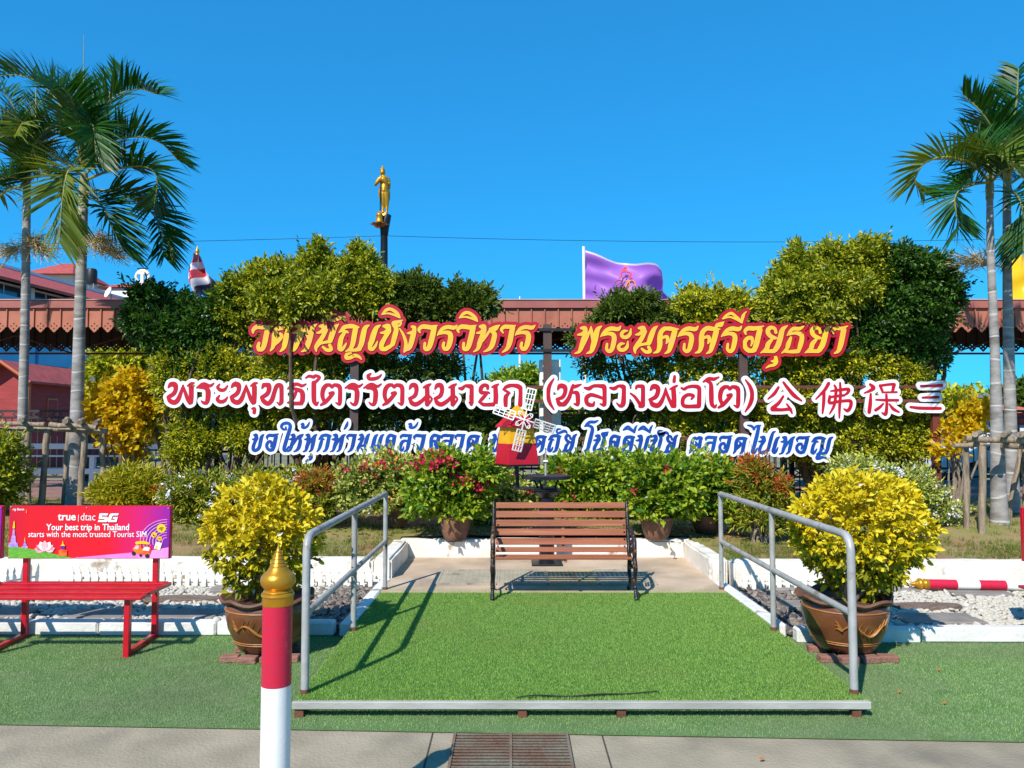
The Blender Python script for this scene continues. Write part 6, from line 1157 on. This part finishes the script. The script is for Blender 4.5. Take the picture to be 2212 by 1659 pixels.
shrub('yellow_shrub', 'small shrub with golden round leaves beside the rusty post, left of the right palms', 'shrub', [(2085,888,30,20),(2105,895,30,26),(2085,920,30,18),(2052,938,18,30),(2118,880,18,20),(2046,975,14,22),(2100,940,24,18)], 11.8, M_yel, 55, .085, .07, 2058, None, .34, 7, .02, bark=M_barkg, per=6, spread=.11, gap=.15)
shrub('clipped_bush', 'dense yellow-green clipped bush cut by the left edge of the photo', 'bush', [(5,985,42,55),(-40,1000,70,70),(12,1040,34,50),(-30,1060,60,40)], 11.2, M_lf_bright, 150, .062, .034, -5, None, .45, 5, .02, zmin=.4)
# lawn tufts
n = 26000; P = np.stack([rng.uniform(-9,9,n), 8.3+5*rng.random(n)**1.4, np.zeros(n)], 1); P[:,2] = [lawn_z(x,y) for x,y in P[:,:2]]
k = ~((P[:,0] > XL-.2)&(P[:,0] < XR+.2)&(P[:,1] < 9.7)); k &= np.sin(P[:,0]*2.3+1)*np.sin(P[:,1]*3.1)+rng.normal(0,.5,n) > -.15; P = P[k]; n = len(P); per_ = 5; P = np.repeat(P,per_,0)+np.concatenate([rng.normal(0,.025,(n*per_,2)), np.zeros((n*per_,1))], 1); n = len(P)
a = rng.uniform(0,6.28,n); s = np.stack([np.cos(a),np.sin(a),0*a],1)*.003; h = rng.uniform(.02,.06,n); T = P+np.stack([rng.normal(0,.022,n), rng.normal(0,.022,n), h],1)
tag(link('lawn_grass', npmesh('lawn_grass', np.stack([P-s,P+s,T],1).reshape(-1,3), np.arange(3*n).reshape(-1,3), leafmat('dry_grass_blade', [L(104,116,36), L(132,132,50), L(164,146,80), L(176,150,96), L(90,110,36)], .7, .3, .2))), kind='stuff')
V, Q = leaves(np.stack([rng.uniform(-3.4,4.2,260), 9.2+rng.random(260)*1.6, np.zeros(260)],1)+np.array([0,0,.40]), rdir(260)*np.array([1,1,.15]), rdir(260)*.3+np.array([0,0,1]), rng.uniform(.04,.07,260), rng.uniform(.02,.035,260))
V = V.reshape(-1,6,3); V[:,:,2] += np.array([lawn_z(v[0,0],v[0,1])-.39 if not (XL-.2 < v[0,0] < XR+.2 and v[0,1] < 9.62) else -.5 for v in V])[:,None]; tag(link('leaf_litter', npmesh('leaf_litter', V.reshape(-1,3), Q, leafmat('brown_litter', [L(120,84,50), L(150,106,60), L(96,70,46)], .8, .1))), kind='stuff')
# ------------------------------------------------------------------ beyond the walkway
M_iron2 = mat('far_fence_paint', L(58,50,46), L(48,42,40), .6, 3)
ff2 = empty('balustrade', (0,20,.2), 'dark iron balustrade with diamond panels along the far side of the walkway', 'fence'); Yb = 20.0
for py in (888,902,1012,1030): MB().box((0,Yb,zw(py,Yb)), (34,.05,.06)).build('rail', M_iron2, ff2)
mb = MB()
for i in range(200):
    x = -17+i*.17; mb.box((x,Yb,(zw(902,Yb)+zw(1012,Yb))/2), (.022,.022,zw(902,Yb)-zw(1012,Yb)))
mb.build('bars', M_iron2, ff2); mb = MB()
for i in range(68):
    x = -17+i*.5; zc = zw(1021,Yb); zc2 = zw(895,Yb)
    for c in (zc, zc2): mb.add([(x+.25-.16,Yb-.03,c),(x+.25,Yb-.03,c-.1),(x+.25+.16,Yb-.03,c),(x+.25,Yb-.03,c+.1),(x+.25-.1,Yb-.03,c),(x+.25,Yb-.03,c-.06),(x+.25+.1,Yb-.03,c),(x+.25,Yb-.03,c+.06)], [(0,1,5,4),(1,2,6,5),(2,3,7,6),(3,0,4,7)])
mb.build('diamond_panel', M_iron2, ff2)
for i in range(12): MB().box((-17+i*3,Yb,.9), (.14,.14,1.45)).build('post', M_iron2, ff2)
wb = empty('white_bench', (-9.6,18.3,.26), 'long low white painted bench on the walkway, seen behind the left palm logs', 'bench')
for z, h in ((zw(964,18.3),.13),(zw(1018,18.3),.13),(zw(985,18.3),.04)): MB().box((-9.4,18.3,z), (5.6,.05,h), 0, .006).build('board', M_wpaint, wb)
for x in (-12.0,-9.9,-8.0,-6.8): MB().box((x,18.33,.62), (.12,.1,.72), 0, .006).build('leg', M_wpaint, wb)
# red house
M_hred = mat('red_wall_board', L(160,62,60), L(142,52,52), .8, 2, .2, 20, stretch=(1,1,8)); M_roofr = mat('red_roof_tile', L(182,84,74), L(158,66,60), .75, 4, .5, 16, stretch=(1,1,1), c3=L(140,66,60), s3=.8); M_orange = mat('orange_board', L(200,110,66), L(186,96,58), .6, 3)
rh = empty('red_house', (-20,32,0), 'red boarded gabled house with a red tiled roof, seen behind the left palms', 'house'); Yh = 30.0; xe = xw(66,Yh); xr_ = xw(12,Yh); xl_ = xr_-(xe-xr_); ze = zw(816,Yh); zr = zw(785,Yh)+.1; Ye = 38
mb = MB(); mb.add([(xe-.15,Yh,0),(xe-.15,Ye,0),(xl_+.15,Ye,0),(xl_+.15,Yh,0),(xe-.15,Yh,ze+.05),(xe-.15,Ye,ze+.05),(xl_+.15,Ye,ze+.05),(xl_+.15,Yh,ze+.05),(xr_,Yh,zr-.08),(xr_,Ye,zr-.08)], [(0,1,5,4),(2,3,7,6),(0,4,8,7,3),(1,2,6,9,5)]); mb.build('wall', M_hred, rh)
for s_, xo in ((1,xe),(-1,xl_)):
    mb = MB(); t_ = Vector((xo-xr_,0,ze-zr)); e_ = t_*1.22; A = [Vector((xr_,Yh-.45,zr)), Vector((xr_,Ye+.4,zr)), Vector((xr_,Ye+.4,zr))+e_, Vector((xr_,Yh-.45,zr))+e_]; mb.add(A+[a-Vector((0,0,.09)) for a in A], [(0,1,2,3),(4,5,6,7),(0,1,5,4),(1,2,6,5),(2,3,7,6),(3,0,4,7)]); mb.build('roof', M_roofr, rh)
    mb = MB(); a = Vector((xr_,Yh-.47,zr-.06)); mb.tube([a, a+e_], .06, 4); mb.build('barge_board', M_orange, rh)
MB().box((xe-.12,Yh-.03,ze/2), (.14,.14,ze-.1)).build('corner_post', M_orange, rh)
for y in (31.6,34.2): f_ = MB().box((xe-.14,y,2.35), (.06,.7,.9)).build('window', M_orange, rh); MB().box((xe-.12,y,2.35), (.06,.56,.76)).build('shutter', M_hred, f_)
# hotel
M_hw = mat('hotel_white_wall', L(214,218,224), L(200,206,214), .8, .6); M_hb = mat('hotel_blue_balcony', L(96,176,214), L(84,164,206), .7, .6); M_gl = mat('window_glass', L(40,66,86), L(30,50,66), .12, .5, spec=.8); M_cream = mat('cream_wall', L(214,206,186), L(198,190,170), .8, .5)
ho = empty('hotel', (-29,55,0), 'long white and blue hotel with balconies and a red tiled roof at the left', 'building'); A0, B0 = Vector((-30.4,39.5,0)), Vector((-26.3,78,0)); dh = (B0-A0).normalized(); nh = Vector((dh.y,-dh.x,0)); Lh = (B0-A0).length; ang = math.atan2(dh.y,dh.x)
HP = lambda s_, o_, z: A0+dh*s_+nh*o_+Vector((0,0,z))
def hbox(name, s0, s1, o0, o1, z0, z1, m, par): c = (HP(s0,o0,z0)+HP(s1,o1,z1))/2; return MB().box(c, (s1-s0, abs(o1-o0), z1-z0), ang).build(name, m, par)
hbox('wall', 0, Lh, -9, 0, 0, 10.1, M_hw, ho)
for fl in range(4):
    zf = -.15+fl*3.05; wt = min(zf+2.3, 9.95); wz = zf+.5 if fl < 3 else 9.25; bt_ = zf+.45 if fl < 3 else 9.2
    for k in range(11):
        s0 = .4+k*3.5; wdw = hbox('window', s0+.25, s0+2.9, .0, .04, wz, wt, M_gl, ho); 
        hbox('frame', s0+1.5, s0+1.58, .04, .07, wz, wt, M_hw, wdw); hbox('balcony', s0, s0+3.2, .02, .9, zf-.55, bt_, M_hb, ho); hbox('pier', s0+3.2, s0+3.5, .0, .5, zf-.55, min(zf+2.5, 10.05), M_hw, ho)
def hroof(par, s0, s1, o0, z0, o1, z1, m): mb = MB(); A = [HP(s0,o0,z0),HP(s1,o0,z0),HP(s1,o1,z1),HP(s0,o1,z1)]; mb.add(A+[a-Vector((0,0,.18)) for a in A], [(0,1,2,3),(4,5,6,7),(0,1,5,4),(1,2,6,5),(2,3,7,6),(3,0,4,7)]); return mb.build('roof', m, par)
hroof(ho, -1, Lh+.6, 1.3, 10.1, -3.4, 11.9, M_roofr); hroof(ho, -1, Lh+.6, -8.2, 10.1, -3.45, 11.9, M_roofr); hbox('ridge', -1, Lh+.6, -3.5, -3.2, 11.85, 12.05, M_hw, ho)
tw = empty('stair_tower', (xw(112,75),75,0), 'cream tower with a red hipped roof rising behind the hotel roof', 'building'); c = Vector((xw(112,75),77,0)); zt2 = zw(594,75); k_ = pxm(75)
MB().box((c.x,c.y,zt2/2), (94*k_,6,zt2)).build('wall', M_cream, tw)
mb = MB(); h = 58*k_; A = [(c.x-h,c.y-3.8,zt2-.2),(c.x+h,c.y-3.8,zt2-.2),(c.x+h,c.y+3.8,zt2-.2),(c.x-h,c.y+3.8,zt2-.2),(c.x-.5,c.y,zw(569,77)),(c.x+.5,c.y,zw(569,77))]; mb.add(A, [(0,1,5,4),(1,2,5),(2,3,4,5),(3,0,4),(0,1,2,3)]); mb.build('roof', M_roofr, tw)
lo = empty('low_wing', (xw(260,70),72,0), 'white wing with a thin red roof behind the walkway, carrying a ring sign', 'building'); zl = zw(620,70)
MB().box((xw(255,70)+1,73,zl/2), (110*pxm(70),6,zl)).build('wall', M_hw, lo); mb = MB(); xa, xb = xw(203,70), xw(330,70); mb.add([(xa,69.4,zl-.1),(xb,69.4,zl-.1),(xb,76,zl-.1),(xa,76,zl-.1),(xa+1,72.5,zw(611,72)),(xb-1,72.5,zw(611,72))], [(0,1,5,4),(1,2,5),(2,3,4,5),(3,0,4),(0,1,2,3)]); mb.build('roof', M_roofr, lo)
MB().box(((xa+xb)/2,69.8,zw(636,70)), (xb-xa-1,.2,.7)).build('parapet', M_wpaint, lo)
rs = empty('ring_sign', pt(308,614,71), 'white ring sign with an inner letter on the roof of the white wing', 'sign'); kk_ = pxm(71); cc = pt(308,598,71)
MB().tube([cc+Vector((14*kk_*math.cos(a),0,14*kk_*math.sin(a))) for a in np.linspace(-1.9,4.0,30)], 3.2*kk_, 8).build('ring', M_wpaint, rs); mb = MB(); mb.box(cc+Vector((0,0,-4*kk_)), (6*kk_,.3,28*kk_)); mb.box(cc+Vector((-2*kk_,0,8*kk_)), (14*kk_,.28,5*kk_)); mb.build('letter', M_wpaint, rs); mb = MB(); z_ = pt(308,580,71).z; mb.box((cc.x,71,z_), (24*kk_,.06,.12)); mb.box((cc.x,71.1,z_-.5), (.06,.06,1.2)); mb.build('aerial', M_dark, rs)
tk = empty('water_tank', pt(198,600,69), 'dark round water tank on the roof between the hotel and the white wing', 'tank'); q_ = pt(198,597,69); MB().lathe([(.42,-.7),(.46,-.6),(.46,.5),(.36,.68),(.1,.74)], q_, 20).build('tank', M_dark, tk, 40); mb = MB()
for dx, dy in ((-.35,-.3),(.35,-.3),(.35,.3),(-.35,.3)): mb.tube([q_+Vector((dx,dy,-.7)), q_+Vector((dx,dy,-2))], .05, 6)
mb.build('stand', M_steelp, tk)
sd_ = empty('satellite_dish', pt(236,640,50), 'white satellite dish above the walkway roof left of the dark hedge tree', 'dish'); q_ = pt(234,631,50); rotm = (Vector((-.6,-.75,.35)).normalized().to_track_quat('Z','Y').to_matrix().to_4x4()); MB().lathe([(.04,-.15),(.2,-.1),(.36,.02),(.38,.04),(.35,.02),(.2,-.07)], q_, 24, None, rotm).build('reflector', M_wpaint, sd_, 60); MB().tube([q_+Vector((.15,.1,-.1)), q_+Vector((.2,.15,-2.2))], .06, 8).build('mast', M_steelp, sd_)
# far trees and right-hand houses
HEDGE_DONE = 1
def far_tree(label, blobs, Y, m, ll, dens, px): shrub('broadleaf_tree', label, 'tree', blobs, Y, m, dens, ll, ll*.55, px, 'trees far beyond the walkway', 1.6, 3, .16, zbase=0, zmin=.3, per=9, spread=ll*1.6)
far_tree('dense round green tree behind the golden shrub at the left', [(265,790,50,40),(235,815,34,34),(300,820,44,40),(270,850,55,40),(320,780,34,34)], 27, M_lf_mid, .17, 26, 270)
far_tree('distant round tree seen through the gap left of the electrical cabinet', [(1135,815,24,18),(1120,840,36,22),(1155,830,24,24),(1150,870,40,24)], 48, M_boug, .3, 9, 1138)
far_tree('distant smaller tree left of the gap, next to the windmill', [(1088,820,16,14),(1070,845,30,22),(1095,870,30,24)], 56, M_boug, .32, 9, 1085)
far_tree('dusky distant tree at the far right between the palm trunks', [(2195,860,24,18),(2215,845,20,18),(2180,880,24,18),(2230,880,40,24)], 60, M_lf_olive, .4, 8, 2200)
far_tree('green tree in front of the grey roofed house at the right', [(2055,862,18,14),(2040,880,22,16),(2070,885,22,16)], 33, M_lf_mid, .2, 18, 2055)
fw_ = []
for i in range(40): px = 330+i*48+random.uniform(-14,14); fw_.append((px, 885+random.uniform(-6,12), 44, 26+random.uniform(-8,10), random.uniform(-8,12), 3))
B = pblobs(fw_, 85, 3); tag(foliage('far_woodland', None, M_lf_mid, B, 1.2, .8, .45, per=8, spread=1.1), kind='stuff')
M_grey = mat('grey_roof_tile', L(120,112,108), L(98,92,90), .8, 2, .4, 10, stretch=(1,1,4)); M_gw = mat('pale_grey_wall', L(176,180,182), L(160,164,168), .8, 1)
def house(label, px0, px1, pyr, pye, Y, depth, m_r, m_w, side=True):
    t = empty('house', (xw((px0+px1)/2,Y),Y,0), label, 'house'); x0_, x1_ = xw(px0,Y), xw(px1,Y); ze_, zr_ = zw(pye,Y), zw(pyr,Y+depth/2)
    MB().box(((x0_+x1_)/2,Y+depth/2,ze_/2), (x1_-x0_-.8,depth-.6,ze_)).build('wall', m_w, t); mb = MB(); A = [(x0_,Y-.4,ze_-.05),(x1_,Y-.4,ze_-.05),(x1_,Y+depth+.4,ze_-.05),(x0_,Y+depth+.4,ze_-.05),(x0_+.6,Y+depth/2,zr_),(x1_-.6,Y+depth/2,zr_)]; mb.add(A, [(0,1,5,4),(1,2,5),(2,3,4,5),(3,0,4),(0,1,2,3)]); mb.build('roof', m_r, t)
    for k in (.35,.62,.85):
        w_ = MB().box((x0_+(x1_-x0_)*k,Y+.28,ze_-1.1), (.9,.08,1.0)).build('window', m_w, t); MB().box((x0_+(x1_-x0_)*k,Y+.24,ze_-1.1), (.74,.06,.84)).build('pane', M_gl, w_)
    return t
house('grey tiled house with a gable roof behind the right end of the middle row', 1990, 2106, 833, 856, 46, 8, M_grey, M_gw); house('pale grey house with a shallow roof seen between the rusty post and the right palms', 2052, 2178, 848, 858, 38, 5, M_grey, M_gw); house('low house with an orange roof at the far right behind the palms', 2188, 2270, 874, 890, 40, 5, M_orange, M_hred)
# white car beyond the fence on the right
M_car = mat('white_car_paint', L(226,226,224), L(220,220,218), .25, 3, coat=.6); M_tyre = mat('tyre_rubber', L(22,22,24), L(30,30,32), .8, 20)
ca = empty('parked_car', (12.6,22.0,0), 'white car parked behind the right palm logs, mostly hidden by the golden shrub', 'car'); X0 = xw(2032,21.2); 
side = [(0,.55),(.05,.85),(.9,1.0),(1.7,1.55),(2.0,1.62),(3.5,1.62),(4.2,1.1),(4.4,1.0),(4.45,.5),(3.95,.42),(3.85,.62),(3.55,.72),(3.25,.62),(3.15,.38),(1.3,.38),(1.2,.62),(.9,.72),(.6,.62),(.5,.42),(.05,.4)]
mb = MB(); mb.prism(side, lambda x, z: Vector((X0+x,21.2,z)), (0,1.7,0)); body = mb.build('body', M_car, ca)
mb = MB(); mb.prism([(1.15,1.02),(1.78,1.48),(2.3,1.52),(2.3,1.02)], lambda x, z: Vector((X0+x,21.185,z)), (0,.01,0)); mb.build('window', M_gl, ca); mb = MB(); mb.prism([(2.4,1.02),(2.4,1.52),(3.4,1.52),(3.9,1.06)], lambda x, z: Vector((X0+x,21.185,z)), (0,.01,0)); mb.build('window', M_gl, ca)
for wx in (.9,3.55):
    for wy in (21.3,22.8):
        rm_ = Matrix.Rotation(R(90),4,'X'); w_ = MB().lathe([(.2,-.1),(.31,-.1),(.33,-.06),(.33,.06),(.31,.1),(.2,.1)], (X0+wx,wy,.33), 24, None, rm_).build('wheel', M_tyre, ca, 40); MB().lathe([(.02,-.11),(.2,-.105),(.2,.105),(.02,.11)], (X0+wx,wy,.33), 16, None, rm_).build('rim', M_steelp, w_, 40)
MB().box((X0+.06,21.45,.78), (.1,.3,.12), 0, .02).build('headlight', M_wplastic, ca)
# radio mast far away
mb = MB(); q_ = pt(1123,900,160); mb.tube([Vector((q_.x,160,0)), Vector((q_.x,160,zw(640,160)))], [.35,.12], 6); tag(mb.build('radio_mast', M_wplastic), 'thin pale radio mast far away in the gap left of the electrical cabinet', 'mast')
